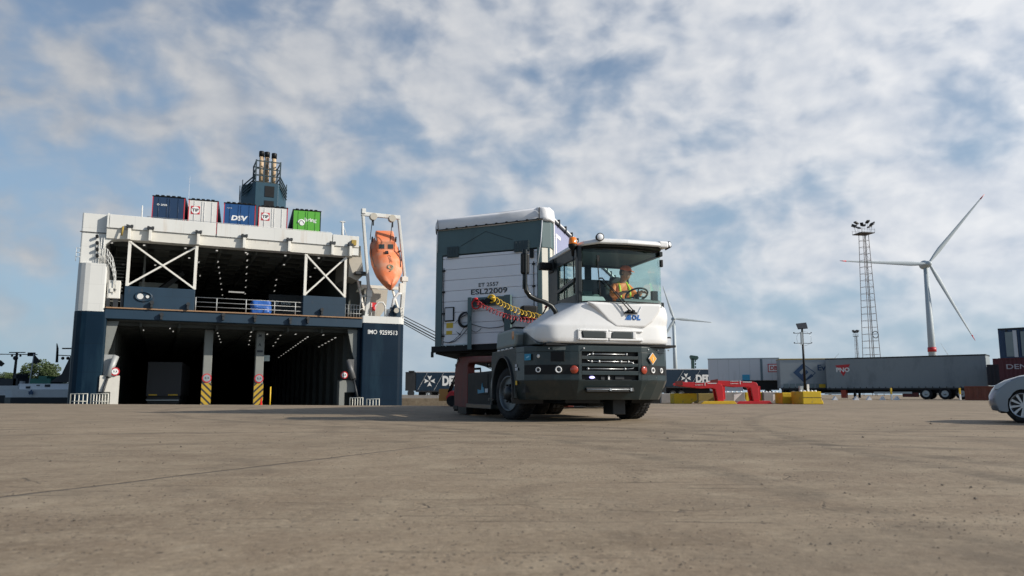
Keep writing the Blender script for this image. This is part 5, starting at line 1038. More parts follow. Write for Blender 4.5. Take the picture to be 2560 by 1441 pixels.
mb.box(.86, .94, -.09, -.04, 3.17, 3.36); mb.build('latch_plate', BLACK, tl, bevel=.005)
mb = MB(); mb.tube([(-.68, -.045, 3.56), (-.12, -.045, 3.84), (.48, -.045, 3.60)], .0035, 4); mb.build('crease_wire', DSTEEL, tl)
def capr(z, o, w=0): return [(XL-.02-o, .3, z), (XL-.02-o, .14, z), (XL+.10, -.06-o, z), (-.6, -.07-o-w, z), (.2, -.07-o+w, z), (XR-.2, -.06-o, z), (XR-.02, .04, z), (XR+.02+o, .3, z)]
mb = MB()
r1 = [Vector(p) for p in capr(3.95, .0)]; r2 = [Vector(p) for p in capr(4.08, .012, .006)]; r3 = [Vector(p) for p in capr(4.19, .0)]; r4 = [Vector(p)+Vector((0, .06, 0)) for p in capr(4.245, -.03)]
for r_ in (r1, r2, r3, r4): r_[5].z += .03; r_[6].z += .03; r_[7].z += .02
back = [Vector((XL, 13.6, 4.22)), Vector((XR, 13.6, 4.22))]
mb.loft([r1, r2, r3, r4], smooth=True); mb.box(XL-.01, XR-.02, .29, 13.6, 3.97, 4.10); mb.build('roof_tarpaulin', TARP, tl, bevel=.02)
mb = MB(); mb.prism([(XR-.24, -.075), (XR-.06, -.06), (XR+.05, .06), (XR+.06, .26), (XR-.24, .26)], 'z', 3.97, 4.27); mb.v = [(x-(.05 if z > 4.2 else 0)+(.0 if z > 4.2 else .0), y, z-(.03 if x > XR else 0)) for x, y, z in mb.v]; mb.build('tarpaulin_fold', TARP, tl, bevel=.055, seg=4)
mb = MB(); mb.tube([(XL-.01, .16, 3.94), (XL+.10, -.085, 3.955), (XR-.18, -.085, 3.985), (XR+.0, .07, 4.0)], .011, 5)
for k in range(11): x = XL+.12+k*.225; mb.sph((x, -.095, 3.965+.0025*k), (.032, .02, .018), 8, 5)
mb.tube([(XL+.14, -.08, 3.96), (XL+.12, -.08, 4.2)], .006, 4); mb.tube([(XR-.2, -.09, 3.98), (XR-.2, -.08, 4.24)], .01, 4); mb.build('lashing_rope', BLACK, tl)
mb = MB(); mb.tube([(XR-.14, -.07, 3.95), (XR-.17, -.08, 3.5), (XR-.25, -.08, 3.0)], .012, 5); mb.build('strap', LGREY, tl); MB().tube([(XL+.12, -.06, 3.95), (XL+.12, -.06, 3.45)], .008, 5).build('strap', LGREY, tl)
mb = MB(); 
for xx, z0_, z1_ in ((-1.06, 1.42, 3.1), (.93, 1.9, 3.1)):
    mb.tube([(xx, -.045, z0_), (xx, -.045, z1_)], .009, 5)
    for z_ in (1.62, 2.1, 2.57, 3.04):
        if z_ > z0_: mb.box(xx-.03, xx+.03, -.06, -.03, z_-.015, z_+.015)
mb.build('cable_run', BLACK, tl)
# lower frame
mb = MB(); mb.box(XL, XR, -.03, .1, 1.29, 1.415); mb.box(XL+.04, XR-.04, .1, 13.5, 1.26, 1.33); mb.box(XL-.0, XL+.05, -.05, .0, 1.18, 1.3); mb.build('lower_frame', BLACK, tl, bevel=.008)
mb = MB(); mb.box(x0, -.46, -.04, -.0, 1.415, 1.44); [mb.box(-1.0+k*.2, -.98+k*.2, -.05, -.03, 1.40, 1.44) for k in range(3)]; mb.build('sill_strip', STEEL, tl)
mb = MB(); mb.prism([(.15, 1.28), (.9, 1.22), (4.4, 1.2), (6, 1.0), (13.4, .95), (13.4, 1.28)], 'x', -.5, .5); mb.prism([(.0, 1.29), (1.2, 1.23), (3.2, 1.23), (4.5, 1.29)], 'x', -1.2, 1.15); mb.build('chassis', BLACK, tl)
# service bracket with sockets
mb = MB()
for xx in (-.46, .335):
    mb.box(xx, xx+.04, -.17, -.03, 1.3, 2.40); mb.box(xx, xx+.09, -.175, -.165, 1.3, 2.40)
mb.box(-.42, .335, -.09, -.03, 2.22, 2.40); mb.build('service_bracket', TGREY, tl, bevel=.004)
mb = MB(); mb.box(.375, .47, -.18, -.05, 1.35, 2.4); mb.build('bracket_cover', TGREY, tl)
mb = MB(); mb.cyl((-.02, -.1, 2.3), (-.02, -.19, 2.3), .06, n=14); mb.cyl((-.13, -.1, 2.29), (-.13, -.18, 2.29), .05, n=14); mb.cyl((-.25, -.1, 2.33), (-.25, -.2, 2.33), .04, n=12); mb.cyl((.1, -.1, 2.35), (.1, -.2, 2.35), .04, n=12); mb.build('socket', BLACK, tl)
mb = MB(); mb.torus((-.28, -.16, 2.24), (0, 1, .2), .09, .016, 18, 6); mb.sph((-.27, -.2, 2.35), (.05, .04, .03), 10, 6); mb.build('coupling', RED, tl)
mb = MB(); mb.torus((.06, -.16, 2.34), (0, 1, .2), .075, .02, 18, 6); mb.sph((.1, -.2, 2.34), (.05, .04, .04), 10, 6); mb.build('coupling', YELLOW, tl)
text('ET 2557', DECALK, tl, (-.27, -.034, 2.635), UX, VZ, .44, .085, bold=.012); text('ESL22009', DECALK, tl, (-.44, -.034, 2.475), UX, VZ, .80, .115, bold=.018)
mb = MB(); mb.box(-1.03, -.81, -.06, -.03, 1.93, 2.24); mb.build('document_box_frame', BLACK, tl, bevel=.01); mb = MB(); mb.box(-1.005, -.835, -.07, -.05, 1.955, 2.215); mb.build('document_box', LGREY, tl)
YLB = paint('yellow_label', (.60, .42, .03), .5)
mb = MB(); mb.box(-.99, -.84, -.036, -.03, 1.79, 1.90); mb.box(-.99, -.86, -.036, -.03, 1.65, 1.73); mb.build('warning_label', YLB, tl)
mb = MB(); mb.prism([(-.78, 1.72), (-.68, 1.62), (-.66, 1.64)], 'y', -.037, -.031); mb.build('arrow_label', DECALK, tl)
mb = MB()
for xx in (-.53, .45):
    for k in range(5): mb.torus((xx-.03+.008*k, -.09-.012*k, 1.94), (.25, 1, 0), .16-.006*k, .011, 20, 5)
mb.xf(Matrix.Identity(4)); mb.build('cable_coil', BLACK, tl)
rgc = random.Random(5); mb = MB()
def sag(p0, p1, s, n=10, j=.01): return [Vector(p0).lerp(Vector(p1), i/n)+Vector((0, rgc.uniform(-j, j), -s*math.sin(math.pi*i/n))) for i in range(n+1)]
mb.tube(sag((-1.05, -.06, 1.5), (-.50, -.08, 1.75), .12), .008, 5); mb.tube(sag((-.55, -.08, 1.8), (-.95, -.05, 1.48), .08), .006, 5); mb.tube(sag((-.42, -.06, 1.85), (.33, -.06, 1.78), .07), .007, 5); mb.tube(sag((-.78, -.05, 1.9), (-.5, -.08, 2.05), -.03), .005, 5); mb.tube(sag((-.42, -.06, 1.72), (-.2, -.05, 1.75), .06), .005, 5); mb.build('loose_cable', DSTEEL, tl)
# curtain side
MB().box(XR-.03, XR-.005, .26, 13.5, 1.4, 4.0).build('side_curtain', PURPLE, tl)
mb = MB(); mb.box(XR-.02, XR+.02, .24, .30, 1.4, 4.0); mb.box(XR-.02, XR+.03, .24, 13.55, 4.04, 4.08); mb.build('curtain_edge', WHITE, tl)
mb = MB(); mb.box(XR-.0, XR+.035, .26, 13.5, 4.0, 4.04); [mb.box(XR+.0, XR+.05, .6+k*.55, .65+k*.55, 3.98, 4.135) for k in range(22)]; mb.build('curtain_rail', DSTEEL, tl)
mb = MB(); mb.box(XR-.005, XR+.0, .45, .52, 3.35, 3.75); mb.box(XR-.005, XR+.0, .45, .85, 3.72, 3.8); mb.build('curtain_mark', DECALW, tl)
mb = MB(); [MB().box(xx, xx+.15, 4.6, 4.8, .6, 1.25).build('landing_leg', DSTEEL, tl) for xx in (-1.0, .85)]
mt, mr_ = MB(), MB()
for y in (8.6, 9.9, 11.2):
    for sx, xx in ((-1, XL+.06), (1, XR-.06)):
        mt.lathe((xx, y, 1.07), (sx, 0, 0), [(-.35, .3), (-.35, .46), (-.3, .49), (-.04, .49), (0, .46), (0, .3)], 24, cap=False); mr_.lathe((xx, y, 1.07), (sx, 0, 0), [(-.03, .3), (-.02, .27), (-.12, .22), (-.1, .01)], 20)
mt.build('tyre', RUBBER, tl); mr_.build('rim', STEEL, tl)
for ch in kids(tl):
    ch.data.transform(Matrix.Translation((0, 0, -1.3)))
tl.scale = (1.022, 1, 1); tl.location = RF.w(-.042, -.05, 1.35); tl.rotation_mode = 'XYZ'; tl.rotation_euler = (PITCHT, R(-1.2), R(-19.0))

# ---------------------------------------------------------------- the terminal tractor
TF = Frame((1.075, 13.30), 16.5)
tr = empty('terminal_tractor', TF.o, R(16.5), 'white and dark grey-green terminal tractor with an offset glass cab, pulling the box trailer', 'tractor')
GLS = glass('cab_glass', (.82, .93, .91), .8, .02); GLW = glass('windscreen_glass', (.85, .95, .93), .9, .03)
# bumper shell
def bring(z, inset=0.0, yb=-.62):
    pts = [(-1.27, yb), (-1.27, -.75), (-1.22, -1.0), (-1.08, -1.2), (-.85, -1.36), (-.62, -1.46), (-.5, -1.50), (.56, -1.50), (.68, -1.46), (.90, -1.36), (1.12, -1.2), (1.25, -1.0), (1.30, -.75), (1.30, yb)]
    out = []
    for x, y in pts:
        out.append((x - math.copysign(inset*.6, x-.015)*(1 if abs(x) > .6 else 0), y+inset*(1 if y < -.7 else 0), z))
    return out
def shell(mb, zs, th=.05, smooth=False):
    outer = [bring(z, i) for z, i in zs]
    inner = [bring(z, i+th) for z, i in zs]
    rings = [[*o, *reversed(n)] for o, n in zip(outer, inner)]
    mb.loft(rings, smooth=smooth)
SLOTS = [(1.012, 1.072), (.898, .958), (.782, .848), (.645, .718)]
mb = MB(); shell(mb, [(.34, .13), (.40, .10), (.60, .015), (.64, 0.0)]); shell(mb, [(1.078, 0), (1.165, 0), (1.175, .02)])
bump = mb.build('bumper', TEAL, tr, bevel=.008, ang=25)
# side portions between the slots: corner pieces
mb = MB()
def corner(mb, sgn, z0, z1):
    full = bring(z0, 0); idx = list(range(0, 7)) if sgn < 0 else list(range(7, 14)); o = [full[i][:2] for i in idx]; inn = [bring(z0, .05)[i][:2] for i in idx]
    poly = o+list(reversed(inn)); mb.prism(poly, 'z', z0, z1)
corner(mb, -1, .64, 1.078); corner(mb, 1, .64, 1.078)
mb.box(-.5, -.45, -1.50, -1.46, .64, 1.078); mb.box(.50, .56, -1.50, -1.46, .64, 1.078)
for a, b_ in ((.718, .782), (.848, .898), (.958, 1.012)): mb.box(-.45, .50, -1.50, -1.46, a, b_)
mb.build('grille', TEAL, tr, bevel=.006)
mb = MB(); mb.box(-.5, .56, -1.44, -1.42, .6, 1.1); mb.box(-1.2, 1.2, -1.0, -.62, .45, 1.15); mb.build('grille_back', BLACK, tr)
mb = MB()
for z, a, b_ in ((1.042, -.28, .33), (.928, -.30, .36), (.815, -.36, .30)):
    mb.tube([(a, -1.475, z), (b_, -1.475, z)], .009, 6)
    for x in (a+.02, b_-.02): mb.cyl((x-.012, -1.475, z), (x+.012, -1.475, z), .021, n=10)
mb.tube([(-.28, -1.475, 1.042), (-.34, -1.475, 1.03), (-.37, -1.475, .985), (-.34, -1.475, .94), (-.28, -1.475, .928)], .008, 6)
mb.tube([(.36, -1.475, .928), (.42, -1.475, .915), (.45, -1.475, .87), (.42, -1.475, .825), (.30, -1.475, .815)], .008, 6)
mb.cyl((-.17, -1.475, .928), (-.14, -1.475, .928), .024, n=10); mb.cyl((.20, -1.475, .928), (.23, -1.475, .928), .024, n=10); mb.build('hydraulic_pipe', paint('bright_pipe', (.55, .56, .56), .3, .6), tr)
mb = MB(); mb.box(-.30, -.21, -1.475, -1.45, .655, .705); mb.build('work_lamp', BLACK, tr); mb = MB(); mb.sph((-.275, -1.478, .682), (.045, .012, .02), 14, 8); mb.build('lamp_glow', emit('blue_led', (.45, .42, 1.0), 2.2), tr)
mb = MB(); mb.box(.0, .025, -1.47, -1.45, .65, .71); mb.build('white_tag', DECALW, tr); mb = MB(); mb.box(.12, .27, -1.465, -1.45, .655, .705); mb.build('radiator_part', DSTEEL, tr); MB().box(-.12, -.06, -1.465, -1.45, .65, .7).build('radiator_part', DSTEEL, tr)
for x in (-.5, .56):
    pass
# lower slot with tow bar
mb = MB(); M_ = Matrix.Rotation(R(-20), 3, 'X'); mb.obox((.02, -1.475, .49), (.80, .05, .075), M_); mb.build('lower_slot', BLACK, tr, bevel=.01)
mb = MB(); mb.tube([(-.37, -1.505, .498), (.36, -1.505, .498)], .010, 6); mb.box(.0, .03, -1.52, -1.48, .48, .515); mb.box(.35, .38, -1.52, -1.48, .475, .52); mb.build('tow_bar', STEEL, tr)
# lamp bands
def band(sgn, m):
    idx = [2, 3, 4, 5, 6] if sgn < 0 else [7, 8, 9, 10, 11]; o = [bring(0, -.006)[i][:2] for i in idx]; inn = [bring(0, .02)[i][:2] for i in idx]
    mb = MB(); mb.prism(o+list(reversed(inn)), 'z', .728, .875); return mb.build('lamp_panel', m, tr)
band(-1, BLACK); band(1, BLACK)
def lamp_at(x, z, r, m, name, ring=True):
    P_ = [p[:2] for p in bring(0, -.01)]
    for (xa, ya), (xb, yb) in zip(P_, P_[1:]):
        if min(xa, xb) <= x <= max(xa, xb) and abs(xa-xb) > .01: t_ = (x-xa)/(xb-xa); y = ya+(yb-ya)*t_; n_ = Vector((yb-ya, -(xb-xa), 0)).normalized(); break
    c_ = Vector((x, y, z)); n_ = n_ if n_.y < 0 else -n_
    if ring: 
        o = MB().lathe(c_, n_, [(-.01, r), (.012, r), (.016, r*.9), (.012, r*.62), (.002, r*.58), (-.01, r*.5)], 24).build(name, DECALW, tr); MB().lathe(c_, n_, [(0, r*.6), (.006, r*.5), (.014, r*.25), (.016, .001)], 20).build('lens', DSTEEL, o)
    else:
        o = MB().lathe(c_, n_, [(-.01, r*1.2), (.008, r*1.2), (.012, r), (.018, r*.8), (.021, r*.3), (.022, .001)], 24).build(name, m, tr)
    return o
lamp_at(-1.06, .80, .042, None, 'headlight'); lamp_at(-.79, .80, .052, None, 'headlight'); lamp_at(.79, .80, .046, None, 'headlight'); lamp_at(1.0, .80, .042, None, 'headlight')
lamp_at(-.57, .80, .052, REDLENS, 'marker_lamp', False); lamp_at(.60, .80, .052, REDLENS, 'marker_lamp', False)
lg = MB(); lg.obox((.77, -1.455, .985), (.135, .012, .135), Matrix.Rotation(R(22), 3, 'Z') @ Matrix.Rotation(R(45), 3, 'Y')); o = lg.build('hazard_sign', DECALW, tr); lg = MB(); lg.obox((.772, -1.463, .985), (.115, .012, .115), Matrix.Rotation(R(22), 3, 'Z') @ Matrix.Rotation(R(45), 3, 'Y')); lg.build('sign_face', paint('sign_orange', (.80, .33, .03), .4, var=.03), o)
text('1', paint('pale_orange', (.8, .6, .35), .4), o, (.76, -1.476, .95), (math.cos(R(22)), math.sin(R(22)), 0), VZ, .02, .06, lift=.004, bold=.01)
mb = MB(); 
for x in (-.93, -.66, -.42): mb.sph((x, -1.52 if x > -.5 else -1.36-(x+.93)*-.35-.0, 1.125), .013, 8, 6)
for x in (.70, .92, 1.1): mb.sph((x, -1.46 if x < .8 else -1.37, 1.125), .013, 8, 6)
mb.build('bolt', DECALW, tr)
mb = MB(); mb.obox((-.78, -1.40, 1.125), (.20, .01, .05), Matrix.Rotation(R(-24), 3, 'Z')); mb.build('name_plate', paint('dull_plate', (.15, .17, .16), .4), tr)
mb = MB(); mb.obox((-.80, -1.385, 1.0), (.22, .02, .15), Matrix.Rotation(R(-32), 3, 'Z')); mb.build('step_recess', BLACK, tr, bevel=.02)
mb = MB(); mb.obox((-1.19, -1.09, 1.0), (.125, .008, .10), Matrix.Rotation(R(-58), 3, 'Z')); o = mb.build('sticker', paint('sticker_blue', (.02, .25, .42), .4), tr); mb = MB(); mb.obox((-1.19, -1.097, 1.0), (.06, .006, .02), Matrix.Rotation(R(-58), 3, 'Z') @ Matrix.Rotation(R(-20), 3, 'Y')); mb.build('sticker_mark', paint('sticker_light', (.3, .6, .75), .4), o)
mb = MB(); mb.sph((-1.06, -1.23, 1.01), (.025, .02, .03), 10, 6); mb.build('valve', DECALW, tr)
mb = MB(); mb.box(-1.278, -1.27, -.78, -.70, .86, .90); mb.box(-1.278, -1.27, -.82, -.70, .80, .845); mb.build('data_label', LGREY, tr); mb = MB(); mb.box(-1.285, -1.27, -.80, -.73, .57, .64); mb.build('side_marker', YELLOW, tr, bevel=.01)
# wings over the front wheels with a real arch opening
def archpoly(r, zc=.44, yc=.02, y0=-.64, y1=.80, zt=1.165):
    a = [(yc+r*math.cos(R(t)), zc+r*math.sin(R(t))) for t in range(200, -21, -10)]
    return [(y0, .36), (y0, zt), (y1-.06, zt), (y1, zt-.1), (y1-.02, .30)] + list(reversed([p for p in a if p[1] > .32]))
for sx in (-1, 1):
    xo = -1.27 if sx < 0 else 1.30
    MB().prism(archpoly(.60), 'x', xo, xo-sx*.05).build('wing', TEAL, tr, bevel=.008)
    ar = [(.02+q*math.cos(R(t)), .44+q*math.sin(R(t))) for q, ts in ((.60, range(-10, 196, 8)), (.635, range(195, -11, -8))) for t in ts]
    MB().prism(ar, 'x', xo+sx*.03, xo-sx*.5).build('wheel_arch', DSTEEL if sx < 0 else BLACK, tr)
MB().box(-1.24, 1.20, -.8, .74, 1.12, 1.165).build('wing_top', TEAL, tr)
# checker plate box behind the hood and black wedge
mb = MB(); mb.prism([(.55, 1.185), (.45, 1.50), (-.42, 1.50), (-.66, 1.43), (-.60, 1.185)], 'x', -1.26, -1.02); mb.build('side_tank', STEEL if False else paint('scuffed_plate', (.22, .27, .28), .38, .45, var=.15, scale=4, stain=(.3, .3, .3), stain_amt=.4, stain_scale=(4, 4, 6)), tr, bevel=.05, seg=3)
mb = MB(); [mb.box(-1.27, -1.25, -.5+k*.25, -.35+k*.25, 1.165, 1.185) for k in range(4)]; mb.build('white_strip', DECALW, tr)
mb = MB(); mb.sph((-1.262, -.52, 1.38), (.008, .07, .075), 14, 8); mb.build('reflector', paint('amber_reflector', (.62, .24, .05), .3, coat=.5), tr)
mb = MB(); mb.prism([(-.6, 1.185), (-.6, 1.42), (-.78, 1.42), (-1.30, 1.22), (-1.35, 1.185)], 'x', -1.12, -.95); mb.build('wedge_panel', TEAL, tr, bevel=.02)
# hood
def hring(z, xl, yf, xr, c=.38, yb=-.30, cr=None, bow=0.0):
    cr = cr or c; pts = [(xl, yb), (xl, yb-.2)]
    pts += [(xl+c-c*math.cos(R(t)), yf+c-c*math.sin(R(t))) for t in (0, 15, 30, 45, 60, 75, 90)]
    n = 8; a = xl+c; b_ = xr-cr
    pts += [(a+(b_-a)*k/n, yf-bow*math.sin(math.pi*k/n)) for k in range(1, n)]
    pts += [(xr-cr+cr*math.sin(R(t)), yf+cr-cr*math.cos(R(t))) for t in (0, 20, 45, 70, 90)]
    pts += [(xr, yb-.15), (xr, yb)]
    return [(x, y, z) for x, y in pts]
HR = [(1.200, -1.09, -1.455, 1.17, .34), (1.215, -1.10, -1.475, 1.18, .34), (1.38, -1.115, -1.475, 1.18, .34), (1.455, -1.115, -1.475, 1.175, .34), (1.49, -1.10, -1.475, 1.175, .34), (1.52, -1.05, -1.47, 1.17, .34), (1.61, -.89, -1.465, 1.16, .33), (1.72, -.69, -1.46, 1.15, .28), (1.82, -.51, -1.455, 1.12, .18), (1.872, -.41, -1.45, 1.07, .10)]
rings = []
for z, a, b_, c_, r_ in HR:
    rr_ = [Vector(p) for p in hring(z, a, b_, c_, r_, cr=(r_ if z < 1.56 else .24), bow=.05)]
    for p in rr_:                                             # the bonnet sides climb towards the rear, the front is a flat shield
        if z > 1.5: p.z += max(0, (p.y+1.3))*.14*((z-1.5)/.37) 
    rings.append(rr_)
hood = MB().loft(rings, smooth=True).build('hood', WHITE, tr, weld=False)
hood.data.polygons.foreach_set('use_smooth', [True]*len(hood.data.polygons))
sm_ = hood.modifiers.new('subdiv', 'SUBSURF'); sm_.levels = 1; sm_.render_levels = 1
# raised shield with a v shape below the windscreen
mb = MB(); mb.prism([(-.36, 1.855), (-.20, 1.74), (-.02, 1.56), (.12, 1.46), (.62, 1.46), (.76, 1.56), (.90, 1.74), (.93, 1.855)], 'y', -1.533, -1.45); mb.build('hood_shield', WHITE, tr, bevel=.05, seg=4)
for a in ((-.46, -.40, .0, -.06), (.055, .125, .53, .50)):
    pass
mb = MB(); mb.prism([(-.43, 1.285), (-.455, 1.39), (-.08, 1.39), (-.05, 1.37), (-.06, 1.285)], 'y', -1.545, -1.42); mb.prism([(.03, 1.285), (.05, 1.38), (.10, 1.39), (.38, 1.39), (.40, 1.285)], 'y', -1.545, -1.42); mb.build('air_intake', paint('intake_dark', (.02, .03, .032), .5), tr, bevel=.01)
mb = MB(); 
for a, b_ in ((-.50, -.02), (.0, .58)): mb.box(a, b_, -1.54, -1.45, 1.25, 1.285); mb.box(a, b_, -1.535, -1.45, 1.39, 1.42)
mb.box(-.06, .03, -1.54, -1.45, 1.285, 1.39); mb.box(-.52, -.455, -1.53, -1.45, 1.25, 1.42); mb.box(.40, .46, -1.54, -1.45, 1.285, 1.39)
mb.build('intake_surround', WHITE, tr, bevel=.012, seg=3)
lm_ = MB(); LX, LZ, LH = .27, 1.58, .085
def slant(pts): return [(LX+a+b*.25*LH, LZ+b*LH) for a, b in pts]
for q_ in ([(0, 0), (.035, 1), (.052, 1), (.052, 0), (.030, 0), (.030, .5), (.016, 0)], [(.056, 0), (.056, 1), (.082, 1), (.108, 0), (.084, 0), (.078, .5), (.076, 0)], [(.205, 0), (.205, 1), (.228, 1), (.228, .28), (.265, .28), (.265, 0)]): lm_.prism(slant(q_), 'y', -1.5385, -1.533)
lm_.torus((LX+.155+.01, -1.5385, LZ+.5*LH), (0, 1, 0), .030, .010, 20, 6); lm_.build('logo', DECALB, tr)
mb = MB(); mb.box(-1.0, 1.2, -1.44, -.3, 1.17, 1.205); mb.build('hood_seal', BLACK, tr)
mb = MB(); mb.obox((-.84, -.32, 1.70), (.10, .01, .05), Matrix.Rotation(R(-35), 3, 'Y')); 
mb = MB(); [mb.tube([(-.955+k*.03, -1.06+k*.05, 1.60+k*.0), (-.90+k*.02, -1.02+k*.05, 1.66)], .008, 5) for k in range(3)]
# cab frame
CX0, CX1, CYF, CYB, CZ0, CZ1 = -.41, 1.02, -1.47, -.02, 1.87, 2.74
def wsx(t, bow=.07):       # windscreen plan curve
    x = CX0+.02+(CX1-CX0-.04)*t; return (x, CYF+.13-(.13+bow)*math.sin(math.pi*min(max(t, 0), 1))**.55)
cabm = MB()
for (x, y) in ((CX0, CYF+.13), (CX0, CYB), (CX1, CYB)):
    cabm.box(x-.035, x+.035, y-.035, y+.035, CZ0, CZ1)
cabm.box(CX0-.03, CX0+.03, -1.33, -1.23, CZ0, CZ1); cabm.box(CX0-.035, CX0+.03, -.42, 0, CZ0+.0, CZ1); 
cabm.box(CX0-.03, CX0+.03, CYF+.1, CYB, 1.80, 1.99); cabm.box(CX0-.035, CX0+.03, CYF+.1, CYB, 2.56, CZ1); cabm.box(CX1-.03, CX1+.03, CYF+.1, CYB, 1.80, 1.9); cabm.box(CX1-.03, CX1+.03, CYF+.1, CYB, 2.66, CZ1)
cabm.box(CX0, CX1, CYB-.02, CYB+.03, 1.80, 2.44); cabm.box(CX0, CX1, CYB-.02, CYB+.03, 2.66, CZ1); cabm.box(CX0, .33, CYB-.02, CYB+.03, 2.44, 2.66) if False else cabm.box(CX0, -.30, CYB-.02, CYB+.03, 2.44, 2.66); cabm.box(.22, .34, CYB-.02, CYB+.03, 2.44, 2.66)
cab = cabm.build('cab_frame', CABDK, tr, bevel=.01)
mb = MB(); mb.box(CX0+.02, CX1-.02, CYF+.2, CYB-.03, 1.42, 1.46); mb.box(CX0+.03, CX1-.03, CYF+.2, CYB-.03, CZ1-.05, CZ1-.01); mb.build('cab_lining', paint('cab_lining', (.05, .075, .072), .7), tr)
# windscreen
n = 24; top = [wsx(k/n) for k in range(n+1)]; mb = MB(); mb.loft([[(x, y, 1.868) for x, y in top], [(x, y+.03, 2.3) for x, y in top], [(x, y+.05, 2.735) for x, y in top]], ring_closed=False, cap=False, smooth=True); mb.build('windscreen', GLW, tr)
mb = MB(); mb.tube([(x, y-.004, 1.866) for x, y in top], .012, 6); mb.tube([(x, y+.046, 2.73) for x, y in top], .018, 6); mb.build('windscreen_seal', BLACK, tr)
mb = MB(); mb.box(CX0-.012, CX0-.006, -1.24, -.40, 1.98, 2.57); mb.box(CX1+.0, CX1+.006, CYF+.15, CYB-.03, 1.9, 2.67); mb.box(-.31, .22, CYB, CYB+.006, 2.44, 2.66); mb.box(.34, .98, CYB, CYB+.006, 2.44, 2.66); mb.build('side_window', GLS, tr)
mb = MB(); mb.tube([(CX0-.03, -.75, 1.98), (CX0-.03, -.75, 2.57)], .012, 6); mb.beam((CX0-.03, -1.24, 2.24), (CX0-.03, -.42, 2.13), .03, .05); mb.tube([(CX0-.07, -1.30, 2.0), (CX0-.08, -1.30, 2.6)], .012, 6); mb.build('door_bar', CABDK, tr)
mb = MB(); mb.prism([(-.36, -.0), (-.46, -.02), (-.46, -.2), (-.36, -.2)], 'z', 1.75, 2.7); 
# roof
rf = [(CX0-.05, -.04), (CX0-.05, -1.12), (CX0+.05, -1.42), (CX0+.22, -1.62), (.3, -1.66), (.86, -1.63), (.93, -1.60), (1.02, -1.45), (1.04, -.04)]
def rfr(z, s_, dz=0): c_ = Vector((.33, -.75)); return [(c_.x+(x-c_.x)*s_, c_.y+(y-c_.y)*s_, z+dz+(y+.75)*-.03) for x, y in rf]
MB().loft([rfr(2.738, .97), rfr(2.755, 1.0), rfr(2.805, .99), rfr(2.83, .93)]).build('roof', WHITE, tr, bevel=.02, seg=3)
mb = MB(); mb.loft([rfr(2.715, .95), rfr(2.74, .965)]); mb.build('roof_seal', BLACK, tr)
mb = MB(); mb.box(.86, 1.03, -1.62, -1.42, 2.755, 2.865); mb.build('roof_corner', WHITE, tr, bevel=.03, seg=3)
mb = MB(); mb.box(-.66, -.42, -.16, -.03, 2.56, 2.69); mb.box(-.46, -.41, -.25, .0, 2.5, 2.74); mb.build('rear_lamp_bar', BLACK, tr, bevel=.02)
mb = MB(); mb.sph((-.40, .02, 2.78), .035, 10, 6); mb.tube([(-.40, .02, 2.7), (-.40, .02, 2.80)], .01, 5); mb.build('antenna', BLACK, tr)
def lamp(c_, d, r, name='work_light'):
    d = Vector(d).normalized(); o = MB().lathe(c_, d, [(-.07, r*.5), (-.05, r), (.0, r*1.06), (.012, r*1.06), (.012, r*.9)], 20).build(name, BLACK, tr); MB().lathe(Vector(c_)+d*.008, d, [(0, r*.92), (.012, r*.7), (.016, .001)], 20).build('lens', paint('lamp_lens', (.82, .84, .86), .12, var=.02, coat=1), o); return o
lamp((-.17, -1.63, 2.86), (-.15, -1, -.02), .062); o = lamp((1.075, -1.55, 2.825), (.5, -.9, .1), .05)
mb = MB(); mb.box(-.20, -.14, -1.60, -1.52, 2.78, 2.83); mb.beam((1.05, -1.45, 2.76), (1.12, -1.48, 2.80), .03); mb.build('lamp_bracket', BLACK, tr)
bc = (-.49, -1.28, 2.86); bo = MB().lathe((bc[0], bc[1], 2.60), (0, 0, 1), [(0, .02), (.10, .03), (.15, .07), (.19, .075), (.19, .03)], 18).build('beacon', BLACK, tr); MB().lathe((bc[0], bc[1], 2.79), (0, 0, 1), [(0, .07), (.02, .068), (.10, .060), (.115, .045), (.12, .001)], 18).build('beacon_lens', paint('beacon_orange', (.85, .22, .01), .2, coat=.8), bo)
mb = MB(); mb.box(-.40, -.30, -1.2, -1.1, 2.78, 2.83); mb.build('beacon_foot', AMBER, bo)
# wipers
mb = MB(); base = Vector((.36, -1.60, 1.72))
mb.cyl((.33, -1.54, 1.72), (.33, -1.60, 1.72), .022, n=10); mb.cyl((.40, -1.54, 1.715), (.40, -1.60, 1.715), .022, n=10)
mb.tube([(.33, -1.595, 1.72), (.20, -1.59, 1.86), (-.12, -1.565, 2.23)], .009, 6); mb.tube([(.40, -1.595, 1.715), (.28, -1.59, 1.84), (-.10, -1.562, 2.21)], .008, 6); mb.tube([(-.11, -1.565, 2.22), (-.16, -1.56, 2.22)], .012, 6); mb.beam((-.19, -1.555, 2.53), (-.15, -1.565, 1.95), .010, .022); mb.box(-.20, -.16, -1.575, -1.55, 2.48, 2.58)
mb.box(.26, .47, -1.56, -1.53, 1.68, 1.705); mb.build('wiper', BLACK, tr)
mb = MB(); mb.tube([(.20, -1.54, 1.80), (.26, -1.545, 1.69), (.48, -1.545, 1.66), (.56, -1.545, 1.80)], .006, 5); mb.build('washer_panel', LGREY, tr)
